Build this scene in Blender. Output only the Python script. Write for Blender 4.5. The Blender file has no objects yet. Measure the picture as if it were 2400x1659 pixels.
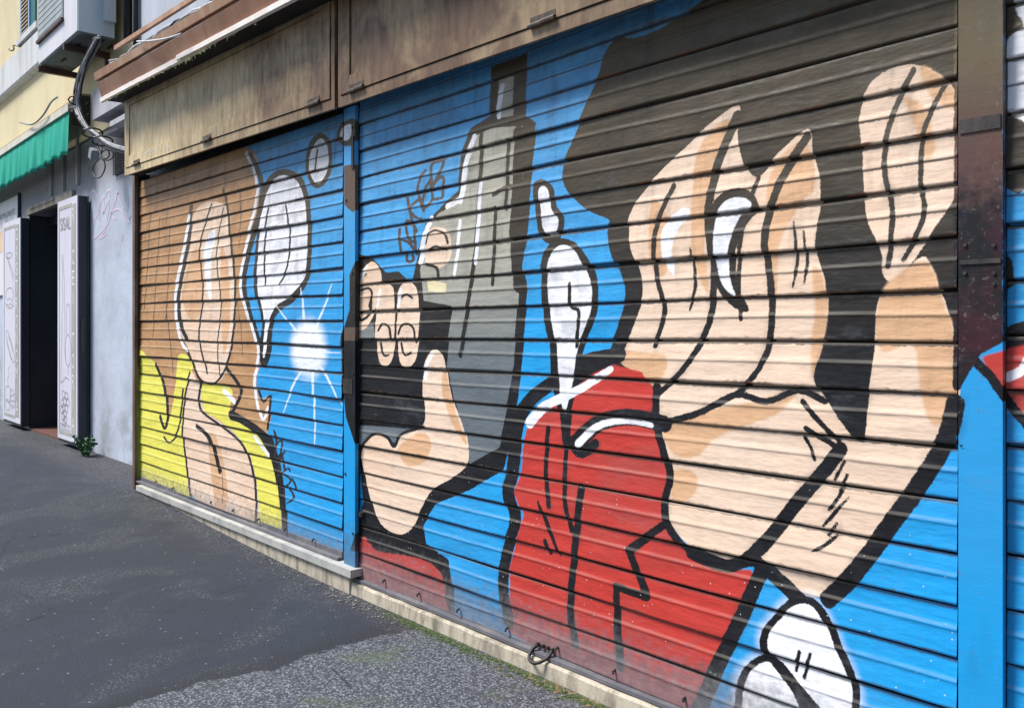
import bpy, bmesh, math, random
import numpy as np
from mathutils import Vector, Matrix
random.seed(7); rng = np.random.default_rng(7)
R = math.radians
sc = bpy.context.scene
C = sc.collection
# ------------------------------------------------------------------ survey of the street
# x runs along the shop front, y into the wall, z up.  The camera stands 2.145 m in front of the shutters.
F, CX, HZ, HC, D = 2000.0, 1200.0, 768.0, 1.23, 2.145
c0, s0 = math.cos(R(42.15)), math.sin(R(42.15))
def W(px, py, y=0.0):
    """survey point -> point on the vertical plane at depth y"""
    X = (px-CX)/F; t = (D+y)/(s0+c0*X)
    return Vector((t*(-c0+s0*X), y, HC+t*(HZ-py)/F))
def U(px, y=0.0): return W(px, HZ, y).x
def Zt(px, py, y=0.0): return W(px, py, y).z
def ground_z(x):
    t = min(1, max(0, (-x-3.4)/2.9)); return .07*t*t*(3-2*t)
def G(px, py):
    X = (px-CX)/F; t = HC*F/(py-HZ)
    return (t*(-c0+s0*X), -D+t*(s0+c0*X))

# ------------------------------------------------------------------ object helpers
def tag(o, label=None, cat=None, group=None, kind=None):
    if label: o['label'] = label
    if cat: o['category'] = cat
    if group: o['group'] = group
    if kind: o['kind'] = kind
    return o
def thing(name, label, cat, loc=(0,0,0), group=None):
    o = bpy.data.objects.new(name, None); C.objects.link(o); o.location = loc
    o.empty_display_size = .1
    return tag(o, label, cat, group)
def link_mesh(name, me, m, parent=None, label=None):
    o = bpy.data.objects.new(name, me); C.objects.link(o)
    if m is not None: me.materials.append(m)
    if parent is not None:
        o.parent = parent
        if parent.type == 'EMPTY': o.matrix_parent_inverse = Matrix.Translation(-parent.location)
    if label: o['label'] = label
    return o
def obj(name, bm, m, parent=None, label=None, smooth=False, bevel=0):
    if bevel: bmesh.ops.bevel(bm, geom=[e for e in bm.edges if len(e.link_faces)==2 and e.calc_face_angle(0)>.6], offset=bevel, segments=2, affect='EDGES', profile=.6)
    bmesh.ops.recalc_face_normals(bm, faces=bm.faces)
    me = bpy.data.meshes.new(name); bm.to_mesh(me); bm.free()
    if smooth:
        me.polygons.foreach_set('use_smooth', [True]*len(me.polygons))
    return link_mesh(name, me, m, parent, label)
def BM(): return bmesh.new()
def box(bm, x0, x1, y0, y1, z0, z1):
    v = [bm.verts.new(p) for p in ((x0,y0,z0),(x1,y0,z0),(x1,y1,z0),(x0,y1,z0),(x0,y0,z1),(x1,y0,z1),(x1,y1,z1),(x0,y1,z1))]
    for f in ((0,3,2,1),(4,5,6,7),(0,1,5,4),(1,2,6,5),(2,3,7,6),(3,0,4,7)): bm.faces.new([v[i] for i in f])
    return bm
def slab(bm, pts, y0, y1):
    """pts = (x,z) outline, thickness from y0 to y1"""
    a = [bm.verts.new((p[0], y0, p[1])) for p in pts]; b = [bm.verts.new((p[0], y1, p[1])) for p in pts]
    bm.faces.new(a); bm.faces.new(b[::-1]); n = len(pts)
    for i in range(n): bm.faces.new((a[i], b[i], b[(i+1)%n], a[(i+1)%n]))
    return bm
def loft(bm, prof, x0, x1, dz0=0, dz1=0, n=1, wob=0):
    """profile (y,z) closed, swept along x"""
    rings = []
    for i in range(n+1):
        t = i/n; w = (random.uniform(-wob, wob), random.uniform(-wob, wob))
        rings.append([bm.verts.new((x0+(x1-x0)*t, p[0]+w[0], p[1]+dz0+(dz1-dz0)*t+w[1])) for p in prof])
    k = len(prof)
    for a, b in zip(rings, rings[1:]):
        for j in range(k): bm.faces.new((a[j], a[(j+1)%k], b[(j+1)%k], b[j]))
    bm.faces.new(rings[0][::-1]); bm.faces.new(rings[-1])
    return bm
def tube(bm, pts, r, seg=8, r1=None):
    pts = [Vector(p) for p in pts]; rings = []; up = Vector((0.13,0.21,1)).normalized()
    for i, p in enumerate(pts):
        d = (pts[min(i+1, len(pts)-1)]-pts[max(i-1, 0)]).normalized()
        a = d.cross(up)
        if a.length < .05: a = d.cross(Vector((1,0,0)))
        a.normalize(); b = d.cross(a); rr = r if r1 is None else r+(r1-r)*i/(len(pts)-1)
        rings.append([bm.verts.new(p+(a*math.cos(2*math.pi*j/seg)+b*math.sin(2*math.pi*j/seg))*rr) for j in range(seg)])
    for A, B in zip(rings, rings[1:]):
        for j in range(seg): bm.faces.new((A[j], A[(j+1)%seg], B[(j+1)%seg], B[j]))
    bm.faces.new(rings[0][::-1]); bm.faces.new(rings[-1])
    return bm
def smooth_pts(p, n=6, closed=False):
    p = [np.array(q, float) for q in p]; m = len(p); out = []
    for i in range(m if closed else m-1):
        g = (lambda k: p[k % m]) if closed else (lambda k: p[min(max(k, 0), m-1)])
        a, b, c, d = g(i-1), g(i), g(i+1), g(i+2)
        for j in range(n):
            t = j/n
            out.append(.5*((2*b)+(-a+c)*t+(2*a-5*b+4*c-d)*t*t+(-a+3*b-3*c+d)*t**3))
    if not closed: out.append(p[-1])
    return out
def ribbon(bm, pts, w, y, th=.0015):
    """flat painted line on the plane y, pts (x,z)"""
    P = [np.array(p) for p in pts]
    L, Rr = [], []
    for i, p in enumerate(P):
        d = P[min(i+1, len(P)-1)]-P[max(i-1, 0)]; l = np.hypot(*d) or 1; n = np.array((-d[1], d[0]))/l*w/2
        L.append(bm.verts.new((p[0]+n[0], y, p[1]+n[1]))); Rr.append(bm.verts.new((p[0]-n[0], y, p[1]-n[1])))
    for i in range(len(P)-1): bm.faces.new((L[i], L[i+1], Rr[i+1], Rr[i]))
    return bm
def text_bm(bm, s, x, z, y, hx, hz, shear=0, rot=0):
    """letters cut as real outlines, x,z = lower left, hx/hz = letter box"""
    cu = bpy.data.curves.new('t', 'FONT'); cu.body = s; cu.size = 1; cu.resolution_u = 3
    o = bpy.data.objects.new('t', cu); C.objects.link(o)
    bpy.context.view_layer.update()
    me = bpy.data.meshes.new_from_object(o.evaluated_get(bpy.context.evaluated_depsgraph_get()))
    bpy.data.objects.remove(o); bpy.data.curves.remove(cu)
    xs = [v.co.x for v in me.vertices]; ys = [v.co.y for v in me.vertices]
    ax, bx, ay, by = min(xs), max(xs), min(ys), max(ys)
    vs = []
    for v in me.vertices:
        q = (v.co.x-ax)/max(bx-ax, .2)*hx; r = (v.co.y-ay)/(by-ay)*hz
        vs.append(bm.verts.new((x+q, y, z+r+shear*q)))
    for f in me.polygons:
        try: bm.faces.new([vs[i] for i in f.vertices])
        except ValueError: pass
    bpy.data.meshes.remove(me)
    return bm

# ------------------------------------------------------------------ material helpers
class NT:
    def __init__(s, name):
        s.m = bpy.data.materials.new(name); s.m.use_nodes = True; s.t = s.m.node_tree; s.n = s.t.nodes
        s.p = s.n['Principled BSDF']; s.x = 0
    def node(s, typ, **k):
        o = s.n.new(typ)
        for a, b in k.items(): setattr(o, a, b)
        return o
    def put(s, sock, v):
        if hasattr(v, 'node'): s.t.links.new(v, sock)
        elif isinstance(v, (tuple, list)) and sock.type == 'RGBA': sock.default_value = (*v[:3], 1)
        else: sock.default_value = v
    def math(s, op, a, b=0.0, c=0.0, clamp=False):
        o = s.node('ShaderNodeMath', operation=op, use_clamp=clamp)
        for i, v in enumerate((a, b, c)): s.put(o.inputs[i], v)
        return o.outputs[0]
    def mix(s, f, a, b, mode='MIX'):
        o = s.node('ShaderNodeMix', data_type='RGBA', blend_type=mode)
        s.put(o.inputs[0], f); s.put(o.inputs[6], a); s.put(o.inputs[7], b); return o.outputs[2]
    def rng(s, v, a, b, c=0.0, d=1.0, smooth=True):
        o = s.node('ShaderNodeMapRange', interpolation_type='SMOOTHSTEP' if smooth else 'LINEAR')
        for i, q in enumerate((v, a, b, c, d)): s.put(o.inputs[i], q)
        return o.outputs[0]
    def pos(s):
        return s.node('ShaderNodeNewGeometry').outputs['Position']
    def xyz(s, v=None):
        o = s.node('ShaderNodeSeparateXYZ'); s.put(o.inputs[0], v or s.pos()); return o.outputs
    def scaled(s, k, v=None):
        o = s.node('ShaderNodeVectorMath', operation='MULTIPLY'); s.put(o.inputs[0], v or s.pos()); o.inputs[1].default_value = k; return o.outputs[0]
    def noise(s, scale, detail=4, rough=.55, vec=None, dist=0.0):
        o = s.node('ShaderNodeTexNoise'); s.put(o.inputs['Vector'], vec or s.pos())
        o.inputs['Scale'].default_value = scale; o.inputs['Detail'].default_value = detail
        o.inputs['Roughness'].default_value = rough; o.inputs['Distortion'].default_value = dist
        return o.outputs['Fac']
    def voro(s, scale, feature='F1', vec=None):
        o = s.node('ShaderNodeTexVoronoi', feature=feature); s.put(o.inputs['Vector'], vec or s.pos())
        o.inputs['Scale'].default_value = scale; return o.outputs
    def attr(s, name):
        return s.node('ShaderNodeAttribute', attribute_name=name).outputs
    def bump(s, h, strength=.3, dist=.003, nrm=None):
        o = s.node('ShaderNodeBump'); o.inputs['Strength'].default_value = strength; o.inputs['Distance'].default_value = dist
        s.put(o.inputs['Height'], h)
        if nrm: s.put(o.inputs['Normal'], nrm)
        return o.outputs[0]
    def out(s, col, rough=.6, metal=0.0, nrm=None, spec=.5):
        s.put(s.p.inputs['Base Color'], col); s.put(s.p.inputs['Roughness'], rough); s.put(s.p.inputs['Metallic'], metal)
        s.p.inputs['Specular IOR Level'].default_value = spec
        if nrm: s.put(s.p.inputs['Normal'], nrm)
        return s.m
def worn(name, col, col2, scale=6, rough=.6, streak=0.35, bump=.15, metal=0.0, fine=60, vs=(1,1,.25), lo=.4, hi=.7, spec=.5):
    n = NT(name); v = n.scaled(vs)
    a = n.rng(n.noise(scale, 6, .62, v), lo, hi)
    b = n.noise(fine, 4, .6)
    c = n.mix(a, col, col2)
    c = n.mix(n.rng(b, .55, .8, 0, streak), c, tuple(q*.45 for q in col2))
    return n.out(c, n.rng(b, .3, .7, rough-.08, rough+.1), metal, n.bump(n.noise(fine*1.5, 3), bump, .002), spec)

M = {}
M['dark_metal'] = worn('dark blue grey door metal', (.022,.030,.042), (.035,.045,.058), 5, .45, .3)
M['door_edge'] = worn('weathered door edge metal', (.05,.055,.055), (.10,.10,.09), 9, .5)
M['jamb_brown'] = worn('brown flaking jamb paint', (.11,.065,.045), (.20,.15,.12), 14, .55, .5, .3)
M['canopy_brown'] = worn('brown painted canopy sheet', (.28,.125,.070), (.38,.20,.12), 3, .5, .3)
M['canopy_rust'] = worn('faded rusty canopy edge', (.40,.20,.11), (.55,.36,.24), 5, .55, .4)
M['canopy_dark'] = worn('black canopy gap shade', (.008,.007,.006), (.018,.014,.010), 4, .8, .2)  # near black, stands in for the shade in gaps and recesses
M['trim_white'] = worn('chipped white canopy trim', (.86,.76,.68), (.92,.88,.84), 9, .5, .45)
M['marble'] = worn('grey white worn marble', (.50,.49,.46), (.30,.30,.29), 7, .5, .6, .25, vs=(1,1,1))
M['marble_side'] = worn('stained cream stone riser', (.52,.46,.36), (.20,.17,.13), 16, .8, .6, .5, vs=(1,1,.3))
M['ac_white'] = worn('off white plastic casing', (.60,.68,.72), (.52,.60,.66), 3, .4, .1, .05)
M['ac_front'] = worn('pale painted casing front', (.74,.72,.76), (.64,.64,.68), 3, .5, .12, .05)
M['ac_under'] = worn('dirty casing underside', (.16,.19,.20), (.08,.09,.09), 7, .7, .6)
M['grille'] = worn('grey louvre metal', (.40,.44,.44), (.33,.36,.36), 7, .5, .2)
M['bracket'] = worn('rusty brown bracket', (.06,.028,.022), (.12,.06,.045), 9, .6, .4)
M['yellow_wall'] = worn('pale yellow plaster', (.74,.64,.40), (.66,.55,.34), 2.2, .85, .25, .4, vs=(1,1,.5))
M['stone_band'] = worn('white painted string course', (.68,.69,.70), (.52,.52,.50), 4, .8, .4, .3)
M['blue_white_wall'] = worn('pale blue white plaster', (.52,.56,.64), (.42,.45,.50), 3, .85, .3, .3)
M['moulding'] = worn('grey painted moulding', (.46,.46,.50), (.34,.34,.36), 6, .7, .3, .2)
M['shutter_teal'] = worn('teal window shutter paint', (.02,.14,.15), (.03,.19,.19), 9, .5)
M['shutter_blue'] = worn('light blue window frame paint', (.28,.45,.62), (.36,.52,.66), 9, .5)
M['louvre_cream'] = worn('faded cream louvre slat', (.66,.56,.42), (.52,.44,.34), 9, .6)
M['awning_green'] = worn('green awning cloth', (.0,.36,.25), (.0,.44,.31), 4, .8, .12, .1, vs=(4,4,.3))
M['awning_trim'] = worn('cream awning bar', (.74,.70,.58), (.60,.56,.46), 7, .5, .3)
M['awning_case'] = worn('ochre awning housing', (.38,.27,.13), (.50,.39,.22), 5, .6, .5)
M['cable_grey'] = worn('grey cable sheath', (.30,.32,.34), (.18,.19,.20), 14, .5, .5)
M['cable_black'] = worn('black cable sheath', (.012,.013,.016), (.03,.03,.035), 14, .5, .3)
M['cable_grey2'] = worn('pale worn cable sheath', (.36,.37,.39), (.14,.14,.15), 18, .5, .5)
M['cable_white'] = worn('white cable sheath', (.62,.63,.66), (.45,.46,.48), 14, .5, .3)
M['plastic_box'] = worn('pale grey junction box', (.34,.36,.38), (.28,.30,.32), 10, .5, .3)
M['leaf'] = worn('weed leaves', (.02,.085,.03), (.045,.14,.04), 60, .55, .2, .05, vs=(1,1,1))
M['stem'] = worn('weed stem', (.07,.12,.04), (.10,.10,.05), 60, .7, .2, .05)
M['moss'] = worn('moss', (.045,.075,.02), (.08,.10,.035), 40, .95, .5, .3, vs=(1,1,1))
M['dead_leaf'] = worn('dry plant scraps', (.16,.11,.05), (.25,.20,.10), 40, .9, .5, .1)
M['pebble'] = worn('loose grit', (.07,.07,.075), (.30,.29,.28), 60, .9, .3, .1, vs=(1,1,1))
M['iron'] = worn('old iron', (.035,.034,.036), (.08,.065,.055), 30, .5, .5, .3, .4)
M['door_white'] = worn('white door panel paint', (.70,.69,.78), (.62,.61,.70), 3, .55, .1, .05)
M['sign_ink'] = worn('grey brown sign paint', (.38,.36,.34), (.46,.44,.41), 8, .6, .2, .05)
M['letter_white'] = worn('white lettering', (.78,.78,.76), (.70,.70,.68), 8, .6, .1, .05)
M['thin_ink'] = worn('thin grey drawing line', (.24,.22,.24), (.32,.30,.32), 30, .6, .2, .05)
M['poster_white'] = worn('white poster sheet', (.80,.80,.84), (.74,.74,.78), 3, .4, .05, .02)
M['poster_orange'] = worn('orange poster band', (.84,.60,.40), (.84,.72,.56), 5, .4, .05, .02)
M['interior'] = worn('dark shop interior', (.012,.010,.010), (.02,.016,.014), 5, .9, .3)
M['beads'] = worn('dark red bead strings', (.035,.012,.012), (.06,.025,.022), 30, .5, .3)
M['threshold'] = worn('red brown doorstep tile', (.16,.07,.055), (.11,.06,.05), 20, .5, .4)
M['lintel'] = worn('cast stone lintel', (.34,.32,.26), (.24,.22,.18), 12, .8, .5, .5)
M['wire_mesh'] = worn('galvanised mesh', (.25,.26,.25), (.15,.15,.15), 30, .5, .4, .1, .5)
M['guide'] = worn('black greasy guide rail', (.012,.011,.010), (.03,.025,.02), 12, .5, .4)

# fascia sheet: dirty cream turning brown along the street
def fascia_material():
    n = NT('weathered fascia sheet'); p = n.xyz()
    g = n.rng(p[0], -6.0, -3.5)
    v = n.scaled((1,1,.18)); big = n.noise(2.3, 5, .6, None, .6); st = n.noise(26, 6, .7, v)
    cream = n.mix(n.rng(st, .35, .7), (.74,.59,.34), (.48,.35,.18))
    brown = n.mix(n.rng(st, .3, .75), (.20,.115,.060), (.085,.048,.028))
    fac = n.math('ADD', n.math('ADD', n.math('MULTIPLY', g, .75), .10), n.rng(big, .30, .72, -.2, .38), clamp=True)
    c = n.mix(fac, cream, brown)
    c = n.mix(n.rng(n.noise(5.5, 7, .7, n.scaled((1,1,.6))), .55, .85, 0, .5), c, (.13,.085,.05))
    c = n.mix(n.rng(n.noise(9, 4, .6), .60, .75, 0, .4), c, (.42,.29,.14))
    c = n.mix(n.rng(n.noise(130, 3, .6), .62, .8, 0, .6), c, (.05,.035,.025))
    h = n.noise(1.6, 3, .5)
    return n.out(c, n.rng(st, .3, .7, .42, .62), 0, n.bump(n.noise(90, 4), .12, .002, n.bump(h, .5, .03)))
M['fascia'] = fascia_material()

def grey_wall():
    n = NT('painted lower wall'); p = n.xyz()
    c = n.mix(n.rng(n.noise(2.2, 6, .6), .35, .7), (.54,.59,.70), (.43,.47,.56))
    c = n.mix(n.rng(n.noise(9, 6, .65, n.scaled((1,1,.35))), .5, .75, 0, .5), c, (.40,.41,.43))
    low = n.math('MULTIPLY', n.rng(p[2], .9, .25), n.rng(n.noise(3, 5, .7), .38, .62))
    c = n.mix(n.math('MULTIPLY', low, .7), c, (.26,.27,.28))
    ck = n.voro(.9, 'DISTANCE_TO_EDGE', n.scaled((1,1,.8)))['Distance']
    ck = n.math('MULTIPLY', n.rng(n.math('ADD', ck, n.rng(n.noise(9, 5, .7), .2, .8, -.03, .03)), .008, .001), n.rng(n.noise(.8, 2), .48, .6, 0, .6))
    c = n.mix(ck, c, (.16,.16,.18))
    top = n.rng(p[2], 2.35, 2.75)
    c = n.mix(n.math('MULTIPLY', top, .8), c, (.19,.17,.145))  # shade below the awning, painted into the upper wall colour
    return n.out(c, .8, 0, n.bump(n.noise(70, 5, .6), .35, .004, n.bump(n.noise(5, 3), .3, .02)))
M['grey_wall'] = grey_wall()

def asphalt():
    n = NT('worn asphalt'); P = n.pos(); p = n.xyz(P)
    ax, ay = G(305, 1657); bx, by = G(995, 1459)
    L = math.hypot(bx-ax, by-ay); nx, ny = (by-ay)/L, -(bx-ax)/L
    # signed distance to the joint between the old coarse and the newer fine asphalt
    d = n.math('ADD', n.math('MULTIPLY', n.math('SUBTRACT', p[0], ax), nx), n.math('MULTIPLY', n.math('SUBTRACT', p[1], ay), ny))
    d = n.math('ADD', d, n.rng(n.noise(5, 4, .6), .2, .8, -.07, .07, False))
    coarse = n.rng(d, -.012, .012)
    v1 = n.voro(100)                                     # aggregate
    v2 = n.voro(58)
    fine_n = n.noise(420, 3, .7)
    worn_m = n.rng(n.noise(1.5, 4, .55, n.scaled((1.2,.8,1)), 1.2), .48, .64)
    stone = n.rng(v1['Distance'], .15, .55, 1, 0)
    vc = n.xyz(v1['Color']); tone = vc[0]
    vc2 = n.xyz(v2['Color'])[1]
    fine = n.mix(n.rng(fine_n, .3, .7), (.018,.023,.034), (.036,.043,.062))
    fine = n.mix(n.rng(n.noise(2.3, 5, .6), .35, .7), fine, (.024,.029,.041))
    rough_c = n.mix(stone, (.030,.033,.040), n.mix(tone, (.036,.044,.062), (.15,.165,.20)))
    fine = n.mix(n.math('MULTIPLY', worn_m, .8), fine, rough_c)
    fine = n.mix(n.math('MULTIPLY', n.rng(vc2, .965, .99), n.rng(v2['Distance'], .3, .2)), fine, (.22,.22,.24))
    big = n.rng(v2['Distance'], .15, .6, 1, 0)
    cc = n.mix(n.math('MAXIMUM', stone, n.math('MULTIPLY', big, .6)), (.045,.050,.063), n.mix(tone, (.085,.096,.115), (.31,.33,.365)))
    cc = n.mix(n.rng(n.noise(3.2, 5, .6), .52, .70, 0, .55), cc, (.085,.11,.055))
    col = n.mix(coarse, fine, cc)
    # tar seam along the joint, grit and dirt along the shop front
    crk = n.voro(.75, 'DISTANCE_TO_EDGE', n.scaled((1,1.3,1)))['Distance']
    crk = n.math('MULTIPLY', n.rng(n.math('ADD', crk, n.rng(n.noise(14, 5, .7), .2, .8, -.012, .012)), .006, .001), n.rng(n.noise(.9, 2), .5, .6, 0, .7))
    col = n.mix(crk, col, (.012,.013,.016))
    gum = n.voro(2.2); col = n.mix(n.math('MULTIPLY', n.rng(gum['Distance'], .045, .038), n.rng(n.xyz(gum['Color'])[0], .6, .61, 0, .6)), col, (.018,.02,.024))
    seam = n.math('MULTIPLY', n.rng(d, -.16, -.01), n.rng(d, .012, -.004))
    col = n.mix(n.math('MULTIPLY', seam, .75), col, (.022,.023,.027))
    edge = n.rng(n.math('ADD', p[1], n.rng(n.noise(6, 5, .7), .2, .8, -.12, .12, False)), -.28, .05)
    near = n.rng(n.math('ADD', p[1], n.rng(n.noise(9, 5, .7), .2, .8, -.05, .05, False)), -.16, -.06)
    col = n.mix(n.math('MULTIPLY', n.math('MULTIPLY', edge, .55), n.rng(tone, .2, .8)), col, (.12,.115,.11))
    moss = n.math('MULTIPLY', n.math('MULTIPLY', near, n.rng(p[0], -3.4, -2.6)), n.rng(n.noise(14, 4, .7), .42, .60))
    col = n.mix(n.math('MULTIPLY', moss, .75), col, (.075,.095,.03))
    cr = n.voro(1.1, 'DISTANCE_TO_EDGE', n.scaled((1,1,1)))
    h = n.math('ADD', n.math('MULTIPLY', stone, n.rng(coarse, 0, 1, .45, 1)), n.math('MULTIPLY', fine_n, .5))
    b1 = n.bump(n.noise(2.0, 4, .5), .25, .05)
    b2 = n.bump(h, .55, .004, b1)
    return n.out(col, n.rng(fine_n, .3, .7, .62, .85), 0, b2, .3)
M['asphalt'] = asphalt()

# ------------------------------------------------------------------ the mural: painted shapes as distance fields
K = 2400/2309
def q(*p): return [(a*K, b*K) for a, b in p]
def uz(p):
    w = W(p[0], p[1]); return (w.x, w.z)
SH = {}                                    # layer -> list of ('P', pts) or ('S', pts, radii)
def poly(layer, *p, smooth=True):
    pts = q(*p)
    if smooth: pts = smooth_pts(pts, 5, True)
    SH.setdefault(layer, []).append(('P', np.array([uz(a) for a in pts])))
def stroke(layer, w, *p, taper=False, smooth=True, w1=None):
    pts = q(*p)
    if smooth and len(p) > 2: pts = smooth_pts(pts, 5)
    out, rad = [], []
    n = len(pts)
    for i, a in enumerate(pts):
        a0, a1 = np.array(pts[max(i-1, 0)]), np.array(pts[min(i+1, n-1)])
        d = a1-a0; l = np.hypot(*d) or 1; nn = np.array((-d[1], d[0]))/l
        ww = w*K
        if w1 is not None: ww = (w+(w1-w)*i/(n-1))*K
        A = np.array(uz(np.array(a)+nn*ww/2)); B = np.array(uz(np.array(a)-nn*ww/2))
        dd = np.array(uz(a1))-np.array(uz(a0)); dl = np.hypot(*dd) or 1
        ab = A-B; r = abs(ab[0]*dd[1]-ab[1]*dd[0])/dl/2
        if taper: r *= .35+.65*math.sin(math.pi*min(1, max(0, (i+.4)/n)))
        out.append(uz(a)); rad.append(max(r, .0022))
    SH.setdefault(layer, []).append(('S', np.array(out), np.array(rad)))
def blob(layer, x, y, rx, ry):
    poly(layer, *[(x+rx*math.cos(a), y+ry*math.sin(a)) for a in np.linspace(0, 2*math.pi, 9)[:-1]])

# --- abstract colour masses, large shutter
poly('blk', (1500,60),(1385,92),(1350,175),(1322,240),(1296,310),(1272,370),(1275,420),(1320,470),(1392,508),(1388,560),(1412,620),(1422,675),(1402,740),(1382,800),(1300,828),(1240,860),(1300,900),(1500,960),(1700,1000),(2140,1002),(2150,880),(2156,-300),(1900,-200))
poly('blk', (1108,150),(1190,120),(1188,262),(1212,278),(1200,400),(1192,520),(1180,600),(1192,650),(1180,800),(1170,900),(1152,1000),(1138,1058),(1060,1105),(985,1135),(955,1185),(962,1225),(1012,1262),(1024,1320),(1026,1385),(1004,1372),(1000,1300),(930,1270),(850,1260),(790,1240),(820,1130),(812,1040),(790,960),(788,620),(808,572),(838,580),(872,615),(900,612),(930,640),(944,570),(962,505),(1000,462),(1034,430),(1040,350),(1062,290),(1106,262), smooth=False)
poly('gry', (1062,350),(1078,305),(1110,290),(1182,285),(1180,400),(1170,470),(1162,600),(1166,700),(1160,820),(1142,930),(1128,1008),(1062,1045),(1052,985),(1026,900),(1010,830),(1014,760),(1022,690),(958,678),(948,610),(962,530),(990,482),(1040,455), smooth=False)
poly('gry', (1126,178),(1160,172),(1158,262),(1122,268), smooth=False)
poly('gry', (806,958),(870,962),(960,968),(900,1000),(850,985),(815,1010), smooth=False)
poly('gry', (806,735),(845,730),(850,762),(806,768), smooth=False)
poly('gry', (1130,650),(1172,660),(1172,690),(1140,690), smooth=False)
stroke('blk2', 9, (1088,300),(1084,420),(1074,560),(1064,640),(1050,740),(1040,800))
stroke('blk2', 8, (1118,470),(1116,560),(1112,640))
stroke('blk2', 9, (1114,440),(1150,420),(1172,432))
stroke('blk2', 22, (1172,300),(1168,420),(1160,520),(1170,640),smooth=False)
stroke('blk2', 8, (1148,318),(1146,400),(1142,470))
stroke('wht', 11, (1072,310),(1054,360),(1046,420),(1040,452)); stroke('wht', 12, (1036,452),(1010,466))
stroke('wht', 8, (1085,410),(1080,500),(1074,592)); stroke('wht', 10, (976,494),(960,530),(950,590))
stroke('wht', 7, (1038,500),(1034,560),(1026,620)); stroke('wht', 10, (1134,196),(1128,240),(1126,262))
# rounded peach pebbles on the dark ground
poly('pch', (985,512),(1012,522),(1020,555),(1012,592),(985,606),(962,592),(955,560),(962,525))
poly('pch', (920,636),(940,650),(948,700),(945,780),(938,815),(922,828),(905,815),(898,760),(898,680),(902,648))
poly('pch', (872,640),(888,652),(892,700),(892,780),(885,815),(872,825),(858,812),(850,760),(850,690),(856,650))
poly('pch', (838,590),(856,605),(862,640),(850,690),(832,735),(815,745),(806,735),(806,660),(815,615))
stroke('blk2', 6, (806,700),(816,722),(836,705),(838,676))
poly('pch', (985,788),(1002,805),(1012,850),(1024,905),(1045,955),(1058,1005),(1056,1045),(1020,1078),(975,1105),(950,1150),(930,1190),(900,1204),(860,1180),(836,1120),(822,1060),(816,1015),(845,982),(875,985),(892,1005),(910,978),(950,965),(962,940),(955,880),(958,830),(968,800))
stroke('blk2', 7, (816,1008),(845,978),(875,985),(892,1006),(908,978),(960,962))
poly('tan2', (1005,830),(1014,870),(1030,930),(1052,990),(1050,1000),(1020,950),(1000,890),(998,850))
poly('tan2', (900,1010),(950,975),(975,1000),(960,1040),(920,1050))
stroke('wht', 8, (978,795),(966,820),(960,850)); 
stroke('wht', 6, (905,655),(901,690)); stroke('wht', 5, (858,655),(853,690)); stroke('wht', 5, (828,600),(816,630))
for a in (((902,752),(908,735),(922,730),(936,742),(940,770)), ((906,775),(915,800),(930,795)), ((856,745),(866,730),(880,738),(886,765)), ((860,775),(868,800),(880,800)), ((968,566),(985,556),(1008,564)), ((905,672),(918,664),(932,672)), ((962,548),(968,528),(985,520),(1004,528),(1012,548)), ((815,655),(832,650),(840,665),(834,690)), ((808,630),(826,618))): stroke('blk2', 5, *a)
stroke('blk2', 7, (990,622),(985,604),(962,596)); poly('gry', (955,612),(985,626),(1012,610),(1014,628),(1010,650),(960,650), smooth=False)
poly('yel2', (962,628),(1008,640),(1008,660),(968,658), smooth=False)
poly('red', (818,1212),(850,1240),(905,1250),(960,1262),(1000,1296),(1004,1345),(1004,1400),(815,1330))
# the large peach field: three flowing zones
poly('pch', (1412,560),(1418,500),(1440,450),(1490,390),(1550,330),(1610,275),(1668,238),(1664,300),(1680,370),(1712,400),(1760,345),(1826,292),(1836,350),(1850,400),(1852,450),(1846,510),(1842,560),(1862,630),(1868,700),(1855,780),(1838,850),(1870,905),(1935,990),(1952,985),(1960,900),(1972,790),(1976,700),(1990,660),(2040,620),(2090,580),(2128,670),(2150,735),(2168,800),(2162,900),(2135,970),(2062,1085),(1985,1195),(1905,1295),(1850,1345),(1795,1330),(1735,1285),(1690,1262),(1640,1266),(1570,1238),(1522,1190),(1504,1150),(1508,1080),(1494,1010),(1482,960),(1477,880),(1452,845),(1400,815),(1404,760),(1428,700),(1450,645),(1438,600))
poly('pch', (1945,330),(1940,260),(1965,190),(2020,152),(2080,150),(2130,178),(2162,225),(2166,330),(2160,430),(2120,500),(2080,560),(2040,615),(2005,632),(1988,600),(1980,545),(1955,480))
poly('tan2', (2080,150),(2132,180),(2160,220),(2160,250),(2110,228),(2085,190)); poly('tan2', (2040,220),(2090,250),(2110,330),(2090,360),(2070,300)); 
poly('tan2', (1740,390),(1815,320),(1840,420),(1800,470),(1760,560),(1752,680),(1735,600),(1732,500))
poly('tan2', (1580,330),(1650,270),(1640,340),(1606,440),(1592,560),(1600,660),(1570,600),(1560,480))
poly('tan2', (1835,600),(1862,640),(1866,720),(1850,800),(1836,850),(1830,780),(1838,700))
poly('tan2', (1405,790),(1450,795),(1500,800),(1505,830),(1480,870),(1440,845),(1400,815))
poly('tan2', (1500,965),(1600,925),(1700,905),(1790,880),(1760,930),(1680,960),(1620,985),(1570,1030),(1520,1020))
poly('tan2', (1515,1065),(1560,1062),(1575,1090),(1555,1125),(1520,1130))
poly('tan2', (1990,660),(2090,590),(2130,690),(2150,740),(2160,900),(2110,960),(2080,900),(2060,780),(1985,790))
poly('tan2', (1480,450),(1520,520),(1500,620),(1470,600),(1465,500))
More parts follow.
